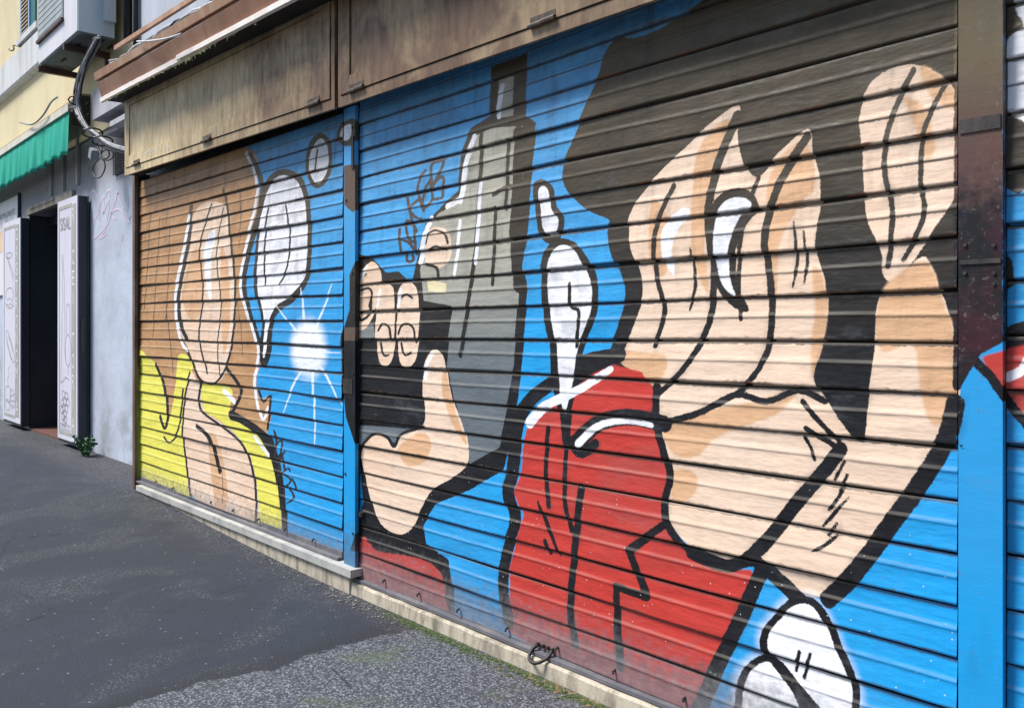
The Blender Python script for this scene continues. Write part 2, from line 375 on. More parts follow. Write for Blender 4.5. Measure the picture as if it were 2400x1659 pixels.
# bands and contours
stroke('blk2', 50, (1395,520),(1402,565),(1425,620),(1430,672),(1410,740),(1390,790),w1=30)
stroke('blk2', 20, (1664,262),(1622,370),(1598,490),(1612,610),(1600,730),(1545,830),(1482,890), w1=12)
stroke('blk2', 20, (1822,310),(1762,410),(1728,530),(1742,660),(1732,790),(1672,880),(1560,940), w1=12)
stroke('blk2', 11, (1520,420),(1480,520),(1482,620),(1500,700),(1478,780)); stroke('blk2', 10, (1712,402),(1680,500),(1668,620),(1672,720))
poly('blk2', (1845,560),(1868,640),(1870,720),(1856,790),(1838,850),(1868,905),(1925,985),(1950,988),(1958,900),(1972,790),(1976,700),(1988,640),(1985,560),(1920,500))
stroke('blk2', 15, (1862,905),(1800,880),(1730,905),(1660,890),(1580,930),(1500,950),(1462,940))
stroke('blk2', 34, (1896,1012),(1862,1058),(1800,1130),(1735,1215),(1690,1258))
stroke('blk2', 12, (1812,905),(1850,950),(1892,992)); stroke('blk2', 12, (1820,965),(1850,985),(1890,1008)); stroke('blk2', 8, (1815,985),(1830,1010),(1838,1035))
for a in (((1905,1040),(1885,1080)), ((1912,1070),(1896,1105)), ((1908,1095),(1882,1135),(1868,1150)), ((1915,1120),(1880,1160),(1858,1185)), ((1890,1180),(1870,1205)), ((1890,1205),(1860,1230),(1832,1242))):
    stroke('blk2', 10, *a, taper=True)
stroke('blk2', 44, (2154,910),(2136,985),(2085,1075),(2000,1195),(1930,1290),(1868,1350))
stroke('blk2', 17, (1482,870),(1482,955),(1498,1015),(1512,1075),(1500,1130),(1510,1185),(1560,1242),(1640,1278))
stroke('blk2', 30, (1560,1245),(1640,1275),(1700,1262),(1760,1310),(1805,1352))
stroke('blk2', 13, (2062,160),(2015,260),(1995,370),(2015,480),(2005,600)); stroke('blk2', 12, (2132,190),(2085,300),(2078,410),(2085,490),(2040,585))
# red field
poly('red', (1385,822),(1340,842),(1290,880),(1230,915),(1192,960),(1180,1005),(1178,1060),(1160,1110),(1182,1160),(1165,1220),(1150,1280),(1152,1340),(1148,1425),(1250,1480),(1400,1550),(1570,1640),(1600,1560),(1650,1430),(1712,1300),(1690,1284),(1640,1280),(1560,1248),(1512,1190),(1500,1140),(1512,1080),(1498,1015),(1480,960),(1478,885),(1450,838), smooth=False)
stroke('wht', 24, (1196,952),(1232,915),(1300,882),(1360,845),(1380,832), w1=14)
stroke('blk2', 34, (1400,800),(1320,815),(1250,860),(1195,905),(1168,960),(1158,1060),(1148,1110),(1164,1170),(1146,1240),(1136,1310),(1148,1400), w1=22)
stroke('blk2', 34, (1716,1292),(1665,1410),(1620,1500),(1580,1600), w1=38)
stroke('blk2', 10, (1238,965),(1232,1060),(1240,1140)); stroke('blk2', 10, (1278,990),(1275,1120),(1290,1195)); stroke('blk2', 16, (1312,1100),(1300,1220),(1288,1370),(1300,1450))
stroke('blk2', 9, (1215,1130),(1235,1180),(1264,1250), taper=True); stroke('blk2', 9, (1232,1220),(1242,1244))
stroke('blk2', 18, (1505,1178),(1420,1240),(1460,1340), smooth=False); stroke('blk2', 18, (1460,1345),(1392,1322),(1394,1420),(1402,1500), smooth=False)
stroke('blk2', 38, (1300,1000),(1350,955),(1420,940),(1500,955)); stroke('blk2', 22, (1290,1000),(1312,1022),(1345,1000))
stroke('wht', 18, (1306,1000),(1350,960),(1410,948),(1470,958), w1=12)
# white drops
poly('blk2', (1204,420),(1225,405),(1250,425),(1256,465),(1274,490),(1268,530),(1245,550),(1220,535),(1210,490))
poly('wht', (1216,430),(1228,420),(1240,435),(1244,472),(1260,495),(1255,525),(1240,532),(1226,515),(1220,470))
poly('blk2', (1222,640),(1226,575),(1255,540),(1295,545),(1330,585),(1350,640),(1346,710),(1318,780),(1308,850),(1292,920),(1286,1000),(1272,1000),(1262,930),(1245,860),(1240,780),(1228,720))
poly('wht', (1236,640),(1240,585),(1262,555),(1292,560),(1318,600),(1336,650),(1330,710),(1304,780),(1296,840),(1280,920),(1272,925),(1262,860),(1256,780),(1244,720))
stroke('blk3', 8, (1286,640),(1288,690),(1306,705),(1300,780))
poly('blk2', (1606,470),(1640,430),(1690,430),(1716,470),(1690,500),(1664,560),(1664,640),(1690,700),(1650,690),(1616,640),(1600,560))
poly('wht', (1618,485),(1646,450),(1684,448),(1698,466),(1668,492),(1646,560),(1648,630),(1662,668),(1630,640),(1612,565))
poly('wht', (1495,520),(1540,470),(1560,480),(1530,520),(1518,570),(1522,620),(1500,590))
for a in (((1792,500),(1800,580),(1790,650)), ((1815,520),(1822,590),(1815,640)), ((1560,560),(1570,640),(1556,700))): stroke('blk2', 8, *a, taper=True)
# pebbles at the lower right
pa = [(1745,1400),(1785,1358),(1830,1355),(1868,1398),(1895,1460),(1925,1525),(1932,1590),(1905,1650),(1840,1640),(1800,1560),(1755,1500),(1728,1465),(1728,1425)]
pb = [(1668,1560),(1685,1510),(1725,1482),(1760,1500),(1800,1560),(1850,1620),(1880,1700),(1700,1760),(1665,1640)]
poly('halo', *[(1828+(a-1828)*1.13, 1500+(b-1500)*1.10) for a, b in pa]); poly('halo', *[(1750+(a-1750)*1.2, 1600+(b-1600)*1.12) for a, b in pb])
poly('wht', *pa); stroke('blk3', 17, *pa, pa[0]); poly('wht', *pb); stroke('blk3', 17, *pb[:7]); stroke('blk3', 17, pb[8], pb[0])
stroke('blk3', 9, (1806,1468),(1796,1510)); stroke('blk3', 9, (1830,1472),(1815,1525)); stroke('blk3', 20, (1760,1500),(1810,1560),(1880,1640))
# --- left shutter: ochre, yellow and peach swells
poly('tan', (300,300),(552,330),(582,405),(586,450),(572,520),(552,590),(546,640),(560,700),(580,760),(592,810),(580,850),(588,900),(612,895),(606,975),(570,985),(520,950),(440,1020),(300,1000))
poly('yel', (300,808),(345,812),(372,862),(384,940),(398,860),(405,800),(436,815),(428,880),(420,960),(424,1040),(432,1120),(300,1100))
poly('tan', (352,820),(378,850),(384,930),(366,950),(368,982),(385,996),(402,975),(412,880),(424,800),(400,780))
poly('pch', (426,540),(408,600),(400,660),(406,740),(428,790),(452,850),(490,864),(512,835),(524,770),(530,700),(530,620),(522,540),(516,470),(470,455),(440,480))
poly('pch', (434,840),(418,900),(414,980),(424,1050),(432,1112),(500,1150),(580,1186),(580,1090),(556,1010),(505,955),(462,925),(452,870))
poly('yel', (456,868),(490,864),(525,882),(520,940),(572,962),(606,1010),(626,1080),(642,1210),(580,1186),(578,1090),(552,1005),(500,950),(462,925))
poly('tan2', (470,1000),(490,985),(515,1100),(512,1150),(490,1140)); poly('tan2', (440,560),(460,600),(455,700),(430,720),(412,660))
stroke('blk2', 11, (566,352),(592,410),(588,470),(570,540),(556,600),(552,650),(566,710),(592,790)); stroke('wht', 6, (556,345),(580,405),(578,460),(560,540),(548,600),(544,650),(560,710),(584,790),(576,850),(580,900),(594,945),(606,920))
stroke('blk2', 5, (584,880),(596,905),(612,895),(606,965))
stroke('blk2', 8, (432,470),(428,540),(412,620),(404,680),(410,735),(424,765)); stroke('wht', 6, (428,490),(416,560),(400,640),(398,710),(410,770),(424,790))
stroke('blk2', 5, (506,430),(516,480),(524,560),(532,640),(530,720),(520,800),(500,850),(478,866),(452,850),(428,800),(406,760))
stroke('blk2', 4, (430,840),(418,900),(414,980),(424,1060),(432,1110)); stroke('blk2', 5, (455,862),(452,920),(500,960),(550,1005),(576,1085),(580,1180))
poly('blk2', (520,925),(560,945),(590,965),(612,985),(622,1010),(640,1080),(650,1190),(640,1215),(632,1130),(614,1045),(584,985),(545,955),(520,945))
stroke('blk2', 7, (512,830),(545,880),(524,930)); stroke('wht', 10, (505,880),(530,905)); stroke('wht', 7, (575,985),(606,1025))
stroke('blk2', 6, (352,822),(372,870),(380,930),(374,965),(362,940)); stroke('blk2', 4, (370,985),(385,997),(405,965),(414,880))
for a in (((340,480),(334,600),(326,700)), ((362,490),(354,620),(346,760)), ((384,500),(380,640),(376,720)), ((374,680),(385,770),(392,840)), ((540,420),(545,500),(540,560)), ((536,680),(545,740),(548,800)), ((470,985),(500,1060),(505,1130))): stroke('blk2', 1.3, *a)
stroke('blk2', 3.5, (478,462),(452,560),(460,660),(450,760),(470,840)); stroke('blk2', 2.5, (505,470),(490,580),(500,680),(492,780),(498,845)); poly('wht', (462,560),(480,520),(488,530),(476,600),(480,680),(466,640)); poly('tan2', (500,560),(516,600),(520,720),(506,800),(500,700))
stroke('blk2', 8, (445,960),(476,990),(496,1060))
poly('blk2', (578,560),(584,480),(602,410),(640,382),(682,402),(702,470),(704,560),(698,630),(668,676),(636,700),(618,730),(612,800),(598,830),(586,800),(592,720),(574,650))
poly('wht', (584,560),(592,480),(610,418),(640,396),(674,414),(692,475),(694,560),(688,625),(655,668),(625,690),(608,730),(600,798),(594,798),(598,720),(582,650))
stroke('blk3', 4, (606,470),(598,560),(600,640)); stroke('blk3', 4, (645,462),(655,520),(650,600),(632,640))
poly('blk2', (690,370),(696,325),(720,300),(745,318),(750,370),(738,410),(715,425),(696,405)); poly('wht', (698,370),(704,335),(722,312),(738,330),(742,368),(730,404),(716,414),(702,398)); stroke('blk3', 4, (716,340),(712,385))
poly('blk2', (760,300),(772,278),(800,270),(800,320),(780,330),(764,320)); poly('wht', (768,300),(778,284),(792,282),(790,310),(778,318),(770,312))
# starburst
for a in (((696,780),(625,690)), ((694,770),(685,690),(680,650)), ((700,770),(730,700),(750,640)), ((690,820),(662,870),(642,930)), ((704,820),(710,900),(713,1000)), ((712,810),(745,860),(772,912)), ((690,792),(770,796))): stroke('star', 7, *a, w1=2)
blob('glow', 697, 785, 34, 52); 
# tags
TG = lambda *p: stroke('tag', 6.5, *p)
def tz(*p): return [((900+a*180/1026)/K, (360+b*280/1596)/K) for a, b in p]
for a in (((215,1020),(220,1150),(250,1310)), ((215,1150),(330,1180),(420,1280),(440,1330)), ((310,1340),(310,1420),(350,1450),(400,1410),(380,1360)), ((440,1330),(430,1200),(380,1170),(330,1100),(300,970),(330,900),(400,960),(420,1060),(430,1180)),
          ((315,590),(350,760),(400,930),(450,1040)), ((460,620),(350,740),(430,850),(520,880)), ((560,230),(490,340),(460,500),(490,640),(540,760)), ((640,340),(560,480),(520,640),(560,720),(650,620),(640,500),(640,340),(640,160),(720,110),(800,110),(750,260),(640,470)), ((640,470),(720,360),(790,310),(810,380),(790,500),(780,590),(660,620))): TG(*tz(*a))
def tz2(*p): return [((620+a*100/725)/K, (980+b*220/1596)/K) for a, b in p]
for a in (((180,215),(240,330)), ((200,280),(195,440)), ((300,380),(230,410),(185,540),(185,650),(230,680),(280,570),(300,440),(290,380)), ((350,560),(280,640),(230,720)), ((300,620),(340,830)), ((280,650),(260,740),(255,850),(310,930)), ((440,890),(410,855),(360,880),(310,940)), ((310,940),(390,980),(460,1060),(380,1160)), ((480,1030),(530,1110),(560,1210)), ((430,1200),(500,1300),(500,1370),(400,1440))): stroke('tag', 4.5, *tz2(*a))
# --- posts
poly('rust', (776,374),(806,370),(806,468),(795,480),(776,462), smooth=False)
poly('rust', (776,738),(806,738),(806,768),(776,768), smooth=False)
poly('blk2', (812,575),(800,590),(790,640),(788,700),(776,738),(770,760),(772,860),(780,940),(800,1000),(806,1010),(812,800),smooth=False)
poly('pch', (806,640),(794,680),(784,740),(780,790),(782,860),(790,900),(806,860), smooth=False)
poly('dark', (2155,-200),(2262,-200),(2262,770),(2210,800),(2180,850),(2165,880),(2150,880), smooth=False)
poly('red', (2400,758),(2320,775),(2262,790),(2212,805),(2230,840),(2262,880),(2330,960),(2400,1030), smooth=False)
stroke('wht', 22, (2275,850),(2310,830),(2340,760))
stroke('blk3', 22, (2196,812),(2235,850),(2262,890),(2320,960),(2380,1040), smooth=False)
poly('blk', (2262,-200),(2600,-200),(2600,300),(2380,360),(2300,440),(2262,420), smooth=False)
poly('wht', (2400,-60),(2300,-40),(2290,20),(2310,60),(2275,90),(2262,180),(2266,240),(2300,270),(2400,280), smooth=True)
stroke('wht', 10, (2246,130),(2240,200),(2246,240))
poly('blk', (2262,560),(2285,590),(2290,640),(2262,660), smooth=False); poly('blk', (2262,740),(2300,725),(2400,715),(2400,770),(2262,800), smooth=False)
poly('blk', (2340,450),(2400,330),(2400,520), smooth=False)

LAYERS = ['blk','gry','tan','yel','pch','tan2','red','halo','blk2','wht','yel2','blk3','glow','star','tag','rust','dark']
def seg_d(P, A, B):
    d = B-A; L = (d@d) or 1e-12; t = np.clip(((P-A)@d)/L, 0, 1); e = P-A-t[:, None]*d
    return np.sqrt((e*e).sum(1)), t
CLAMP = .09
def field(P, layer):
    out = np.full(len(P), CLAMP)
    for s in SH[layer]:
        pts = s[1]; m = CLAMP+(s[2].max() if s[0] == 'S' else 0)
        lo, hi = pts.min(0)-m, pts.max(0)+m
        idx = np.nonzero((P[:, 0] > lo[0]) & (P[:, 0] < hi[0]) & (P[:, 1] > lo[1]) & (P[:, 1] < hi[1]))[0]
        if not len(idx): continue
        Q = P[idx]; best = np.full(len(idx), CLAMP)
        if s[0] == 'P':
            ins = np.zeros(len(idx), bool); n = len(pts)
            for i in range(n):
                A, B = pts[i], pts[(i+1) % n]
                best = np.minimum(best, seg_d(Q, A, B)[0])
                c = (A[1] > Q[:, 1]) != (B[1] > Q[:, 1])
                if B[1] != A[1]: ins ^= c & (Q[:, 0] < (B[0]-A[0])*(Q[:, 1]-A[1])/(B[1]-A[1])+A[0])
            best = np.where(ins, -best, best)
        else:
            r = s[2]
            for i in range(len(pts)-1):
                d, t = seg_d(Q, pts[i], pts[i+1]); best = np.minimum(best, d-(r[i]+(r[i+1]-r[i])*t))
        out[idx] = np.minimum(out[idx], best)
    return out
def paint(me, P):
    """store the painted outlines (distance to each coat of paint) on the mesh"""
    n = len(P)
    for g in range(0, len(LAYERS), 3):
        a = me.attributes.new('paint%d' % (g//3), 'FLOAT_VECTOR', 'POINT'); v = np.zeros((n, 3), np.float32)
        for j, l in enumerate(LAYERS[g:g+3]): v[:, j] = field(P, l)
        a.data.foreach_set('vector', v.ravel())

PAINT = dict(gry=(.19,.21,.22), tan=(.52,.29,.14), yel=(.80,.74,.12), pch=(.82,.62,.475), tan2=(.70,.42,.24), red=(.52,.05,.038), halo=(.72,.76,.90), wht=(.86,.86,.90), yel2=(.74,.64,.40), star=(.80,.86,.95), glow=(.92,.95,1.0), rust=(.13,.085,.06))
def mural_material(name, slats=True):
    n = NT(name); P = n.pos(); p = n.xyz(P); z = p[2]
    n1 = n.noise(38, 4, .6); n2 = n.noise(260, 2, .5)
    wob = n.math('ADD', n.rng(n1, .2, .8, -.0022, .0022, False), n.rng(n2, .2, .8, -.0016, .0016, False))
    ch = {}
    for g in range(0, len(LAYERS), 3):
        a = n.xyz(n.attr('paint%d' % (g//3))['Vector'])
        for j, l in enumerate(LAYERS[g:g+3]): ch[l] = n.math('ADD', a[j], wob)
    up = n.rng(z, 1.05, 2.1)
    # sky blue ground coat: fresher and deeper low down, chalky above
    pan = n.noise(1.4, 4, .5)
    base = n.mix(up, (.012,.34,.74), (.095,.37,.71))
    base = n.mix(n.rng(pan, .35, .65, 0, .35), base, (.06,.30,.60))
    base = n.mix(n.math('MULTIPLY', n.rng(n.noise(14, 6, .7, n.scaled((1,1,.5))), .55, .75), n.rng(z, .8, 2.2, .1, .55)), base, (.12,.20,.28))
    black = n.mix(n.math('MULTIPLY', up, n.rng(n.noise(6, 5, .6, n.scaled((.6,1,1.5))), .2, .7, .65, 1)), (.009,.009,.012), (.098,.076,.047))  # glare haze on the upper black, painted in as brown grey
    c = base
    soft = dict(halo=.02, glow=.055, star=.004, tag=.0015, red=.004, tan2=.006, wht=.0025, yel=.003)
    for l in LAYERS:
        w = soft.get(l, .0018)
        f = n.rng(ch[l], w, -w)
        if l == 'glow': f = n.rng(ch[l], .075, -.03)
        if l in ('star', 'halo'): f = n.math('MULTIPLY', f, .8)
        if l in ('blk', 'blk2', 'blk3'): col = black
        elif l == 'tag': col = n.mix(up, (.03,.025,.03), (.13,.10,.085))  # same painted glare haze on the upper tag
        elif l == 'dark':
            col = n.mix(n.rng(n.math('ADD', z, n.rng(n1, .2, .8, -.05, .05)), 1.46, 1.62), n.mix(n.rng(n.noise(5, 5, .7), .45, .65), (.013,.013,.016), (.05,.014,.02)), n.mix(n.rng(z, 1.6, 1.9), (.12,.06,.05), (.15,.115,.065)))
            col = n.mix(n.rng(n.noise(55, 5, .75), .60, .68, 0, .55), col, (.20,.18,.16))
        elif l == 'gry': col = n.mix(n.rng(z, 1.0, 1.6), (.13,.155,.175), (.42,.40,.33))
        elif l == 'red': col = n.mix(n.rng(n.noise(4, 5, .65, n.scaled((.5,1,1))), .45, .75, 0, .6), (.53,.045,.035), (.38,.10,.09))
        elif l == 'tan': col = n.mix(n.rng(n.noise(6, 5, .6), .4, .7, 0, .5), PAINT['tan'], (.40,.21,.09))
        elif l == 'pch': col = n.mix(n.rng(n.noise(1.6, 4, .5), .4, .7), PAINT['pch'], (.80,.57,.41))
        else: col = PAINT[l]
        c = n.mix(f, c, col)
    haze = n.math('MULTIPLY', n.rng(ch['blk2'], .020, .0), n.rng(n.noise(9, 4, .6), .45, .7, 0, .30))
    c = n.mix(haze, c, (.03,.03,.035))
    thin = n.math('MULTIPLY', n.rng(n.noise(7, 6, .7, n.scaled((.5,1,1.2))), .56, .70), .22)
    c = n.mix(thin, c, n.mix(.5, c, (.30,.34,.38)))
    scr = n.rng(n.noise(9, 7, .8, n.scaled((.25,1,6))), .66, .69, 0, .35)
    c = n.mix(scr, c, (.32,.31,.30))
    rough = n.rng(n1, .3, .7, .42, .62)
    if slats:
        row = n.attr('row')['Fac']; rnd = n.attr('slat_tone')['Fac']
        lum = n.node('ShaderNodeRGBToBW'); n.put(lum.inputs[0], c)
        sx = n.noise(3.5, 5, .65, n.scaled((1,1,8)))
        # dust along the rib ledge
        dust = n.math('MULTIPLY', n.math('MULTIPLY', n.rng(row, .355, .385), n.rng(row, .455, .425)), n.rng(z, 1.9, 1.3, .06, .25))
        c = n.mix(n.math('MULTIPLY', dust, n.rng(sx, .3, .65, .35, 1)), c, (.42,.38,.31))
        # bare band below the rib where the spray never reached
        bare = n.math('MULTIPLY', n.rng(row, .465, .475), n.rng(n.math('ADD', row, n.rng(n2, .2, .8, -.012, .012)), .522, .510))
        bare = n.math('MULTIPLY', bare, n.rng(z, .9, 1.7, .12, .8))
        c = n.mix(n.math('MULTIPLY', bare, n.rng(sx, .25, .5, .5, 1)), c, (.055,.042,.034))
        # and another right under the slat joint
        b2 = n.math('MULTIPLY', n.rng(n.math('ADD', row, n.rng(n1, .2, .8, -.025, .025)), .085, .06), n.rng(z, .3, 1.3, .45, .85))
        c = n.mix(b2, c, (.10,.085,.07))
        # rubbed and rusty lower edges
        rust = n.math('MULTIPLY', n.rng(n.math('ADD', row, n.rng(n1, .3, .7, -.03, .03)), .925, .945), n.rng(n.noise(5.5, 5, .7, n.scaled((1,1,3))), .52, .62))
        rust = n.math('MULTIPLY', rust, n.rng(z, .4, 2.0, .35, 1))
        c = n.mix(rust, c, n.mix(n.rng(n2, .4, .6), (.10,.055,.035), (.30,.085,.03)))
        c = n.mix(n.rng(n.math('ABSOLUTE', n.math('SUBTRACT', row, .5)), .474, .480), c, (.018,.012,.009))
        gj = n.math('MULTIPLY', n.rng(n.math('ADD', row, n.rng(n1, .2, .8, -.05, .05)), .90, .97), n.rng(n.noise(7, 5, .7, n.scaled((1,1,2))), .38, .62, .1, .55))
        c = n.mix(gj, c, (.085,.065,.05))
        # flaked spots, upper half
        fl = n.math('MULTIPLY', n.rng(n.noise(11, 6, .75, n.scaled((1,1,2.6))), .675, .69), n.rng(z, 1.3, 1.9))
        c = n.mix(fl, c, n.mix(n.rng(n1, .45, .55), (.22,.17,.10), (.07,.05,.04)))
        gr = n.math('MULTIPLY', n.rng(z, 1.55, 2.25), n.rng(n.noise(2.6, 6, .7, n.scaled((1,1,2.2))), .36, .66, .15, .75))
        c = n.mix(gr, c, n.mix(.55, c, (.10,.085,.06)))
        # soot streaks
        c = n.mix(n.math('MULTIPLY', n.rng(n.noise(16, 6, .7, n.scaled((1,1,.22))), .46, .76), n.rng(z, .7, 2.2, .15, .75)), c, n.mix(.6, c, (.03,.03,.03)))
        c = n.mix(n.rng(n2, .68, .8, 0, .35), c, (.08,.08,.08))
        spk = n.voro(60); c = n.mix(n.math('MULTIPLY', n.math('MULTIPLY', n.rng(spk['Distance'], .14, .09), n.rng(n.xyz(spk['Color'])[0], .80, .82)), n.rng(z, .95, .5)), c, (.62,.62,.64))
        # road dirt on the lowest slats
        dirt = n.math('MULTIPLY', n.rng(n.math('ADD', z, n.rng(n1, .2, .8, -.05, .05)), .29, .10), .78)
        c = n.mix(dirt, c, n.mix(n.rng(n.noise(30, 4), .3, .7), (.13,.135,.15), (.20,.19,.19)))
        rough = n.math('ADD', rough, n.math('MULTIPLY', dirt, .35))
    else:
        c = n.mix(n.math('MULTIPLY', n.rng(n.noise(40, 6, .8), .60, .68), .6), c, (.16,.17,.20))
        c = n.mix(n.rng(n.noise(5, 5, .7, n.scaled((1,1,.25))), .5, .75, 0, .4), c, n.mix(.5, c, (.02,.05,.09)))
        c = n.mix(n.rng(n.math('ADD', z, n.rng(n1, .2, .8, -.08, .08)), .38, .10, 0, .75), c, (.10,.14,.19))
    dent = n.bump(n.noise(3.4, 4, .55, n.scaled((1,1,3.2))), .6 if slats else .12, .016)
    brush = n.bump(n.noise(75, 4, .6, n.scaled((.35,1,1.6))), .16, .0015, dent)
    flake = n.bump(n.rng(n.noise(20, 6, .8), .60, .64), .25, .001, brush)
    return n.out(c, rough, 0, flake, .26)
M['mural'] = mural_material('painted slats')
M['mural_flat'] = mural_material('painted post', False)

def profile(t):
    k = [(0,.013),(.018,.013),(.022,.001),(.07,-.0008),(.34,-.0028),(.375,-.0036),(.425,-.0053),(.448,-.0057),(.464,-.0055),(.496,-.0042),(.52,-.0040),(.60,-.0042),(.90,-.0062),(.955,-.0070),(.974,-.0040),(.977,.013),(1,.013)]
    return np.interp(t, [a for a, b in k], [b for a, b in k])
def curtain(name, x0, x1, zref0, zref1, p0, p1, k0, k1, dx, parent, seed):
    """one interlocked slat curtain; slat k spans from joint line k (top) to k+1"""
    rg = np.random.default_rng(seed)
    tt = np.array(sorted(set([0,.018,.022,.040,.07,.34,.375,.4,.425,.448,.464,.472,.496,.52,.955,.974, .977] + list(np.round(np.arange(.11,.33,.05), 3)) + list(np.round(np.arange(.56,.95,.05), 3)))))
    ncol = int((x1-x0)/dx)+1; xs = np.linspace(x0, x1, ncol); f = (xs-x0)/(x1-x0)
    X, Y, Z, ROW, TONE = [], [], [], [], []
    for k in range(k0, k1):
        zz0 = zref0-p0*k; zz1 = zref1-p1*k
        a, b = rg.normal(0, .0017, 2); ph = rg.uniform(0, 6, 2); dzj = rg.normal(0, .0019, 2)
        j = zz0+(zz1-zz0)*f+dzj[0]*np.sin(f*5+ph[0])+dzj[1]*np.sin(f*13+ph[1])
        pp = p0+(p1-p0)*f; bow = a*np.sin(f*4+ph[0])+b*np.sin(f*9+ph[1]); tone = rg.uniform()
        for t in tt:
            X.append(xs); Z.append(j-pp*t); Y.append(np.full(ncol, profile(t))+bow*(.3+t)); ROW.append(np.full(ncol, t)); TONE.append(np.full(ncol, tone))
    X, Y, Z, ROW, TONE = map(np.array, (X, Y, Z, ROW, TONE)); nr = X.shape[0]
    for _ in range(34):
        cx, cz, r, h = rg.uniform(x0, x1), rg.uniform(.2, 2.2), rg.uniform(.03, .10), rg.normal(0, .0022)
        Y += h*np.exp(-((X-cx)/(r*1.6))**2-((Z-cz)/(r*.6))**2)
    co = np.stack([X, Y, Z], -1).reshape(-1, 3)
    i = (np.arange(nr-1)[:, None]*ncol+np.arange(ncol-1)[None]).ravel()
    faces = np.stack([i, i+ncol, i+ncol+1, i+1], -1)
    me = bpy.data.meshes.new(name); me.vertices.add(len(co)); me.vertices.foreach_set('co', co.ravel())
    me.loops.add(faces.size); me.polygons.add(len(faces))
    me.loops.foreach_set('vertex_index', faces.ravel()); me.polygons.foreach_set('loop_start', np.arange(len(faces))*4); me.polygons.foreach_set('loop_total', np.full(len(faces), 4))
    me.update(calc_edges=True)
    for nm, arr in (('row', ROW), ('slat_tone', TONE)):
        a = me.attributes.new(nm, 'FLOAT', 'POINT'); a.data.foreach_set('value', arr.ravel().astype(np.float32))
    paint(me, co[:, [0, 2]])
    return link_mesh('slat_curtain', me, M['mural'], parent)
def flat_board(name, x0, x1, z0, z1, y0, y1, parent=None, d=.006):
    """painted board: fine front sheet with returns"""
    nx = max(2, int((x1-x0)/d)); nz = int((z1-z0)/d)
    xs = np.linspace(x0, x1, nx+1); zs = np.linspace(z0, z1, nz+1)
    XX, ZZ = np.meshgrid(xs, zs); co = np.stack([XX, np.full_like(XX, y0), ZZ], -1).reshape(-1, 3); nc = nx+1
    i = (np.arange(nz)[:, None]*nc+np.arange(nx)[None]).ravel(); F4 = [tuple(r) for r in np.stack([i, i+1, i+nc+1, i+nc], -1)]
    n0 = len(co); verts = [tuple(c) for c in co]
    for side, col in ((x0, 0), (x1, nx)):
        b = len(verts)
        for k in range(nz+1): verts.append((side, y1, zs[k]))
        for k in range(nz): F4.append((k*nc+col, (k+1)*nc+col, b+k+1, b+k))
    me = bpy.data.meshes.new(name); me.from_pydata(verts, [], F4); me.update()
    kk = D/(D+y0); paint(me, np.array([[v[0]*kk, HC+(v[2]-HC)*kk] for v in verts]))
    return link_mesh(name, me, M['mural_flat'], parent)

# ------------------------------------------------------------------ shutters
XL0, XL1, XM0, XM1, XT0, XT1 = U(328), U(805), U(837), U(2245), U(2349), 1.4
def rail(parent, x0, x1, z0, z1, y=0):
    bm = BM(); loft(bm, [(y-.004, z0+.012), (y-.004, z1), (y+.01, z1), (y+.01, z0), (y-.030, z0), (y-.030, z0+.012)], x0, x1, n=24, wob=.0012)
    return obj('bottom_rail', bm, M['rail'], parent)
M['mural_blackplate'] = worn('scuffed black plate', (.02,.018,.02), (.07,.05,.045), 20, .5, .5, .3)
M['rail'] = worn('dirty grey bottom rail', (.115,.115,.135), (.19,.18,.18), 9, .65, .6, .4, vs=(1,1,1))
def bolts(parent, x0, x1, z, n, y):
    for i in range(n):
        x = x0+(x1-x0)*(i+.5)/n+random.uniform(-.01, .01)
        bm = BM(); tube(bm, [(x, y, z), (x, y-.012, z-.003), (x+.002, y-.015, z-.012)], .0045, 6); obj('bolt', bm, M['iron'], parent)
sh1 = thing('roller_shutter', 'closed roller shutter with ochre and yellow paint and a white starburst, beside the grey wall', 'shutter', (XL0, 0, .12), 'roller shutters along the shop front')
curtain('c', XL0, XL1, 1.2765, 1.263, .1262, .1250, -8, 9, .0065, sh1, 3)
sh2 = thing('roller_shutter', 'widest closed roller shutter painted with large red, black and peach shapes on blue', 'shutter', (XM0, 0, .05), 'roller shutters along the shop front')
curtain('c', XM0, XM1, 1.1785, 1.1945, .1243, .1250, -9, 9, .0048, sh2, 5)
sh3 = thing('roller_shutter', 'roller shutter at the right edge with white, red and blue paint beyond the blue board', 'shutter', (XT0, 0, .05), 'roller shutters along the shop front')
curtain('c', XT0, XT1, 1.214, 1.214, .125, .125, -9, 9, .008, sh3, 8)
# plain lower sheet of the left shutter, rails
zl = 1.27-.1256*9
bm = BM(); loft(bm, [(-.006, .135), (-.006, zl-.003), (.006, zl-.003), (.006, .135)], XL0, XL1, n=20, wob=.0004)
obj('kick_plate', bm, M['mural_kick'] if 'mural_kick' in M else M['rail'], sh1)
rail(sh1, XL0, XL1, .121, .158, -.004); bolts(sh1, XL0+.2, XL1-.1, .172, 8, -.008)
rail(sh2, XM0+.004, XM1, .058, .076, -.002); bolts(sh2, XM0+.1, XM1-.1, .105, 9, -.006)
rail(sh3, XT0+.004, XT1, .05, .072, -.002)
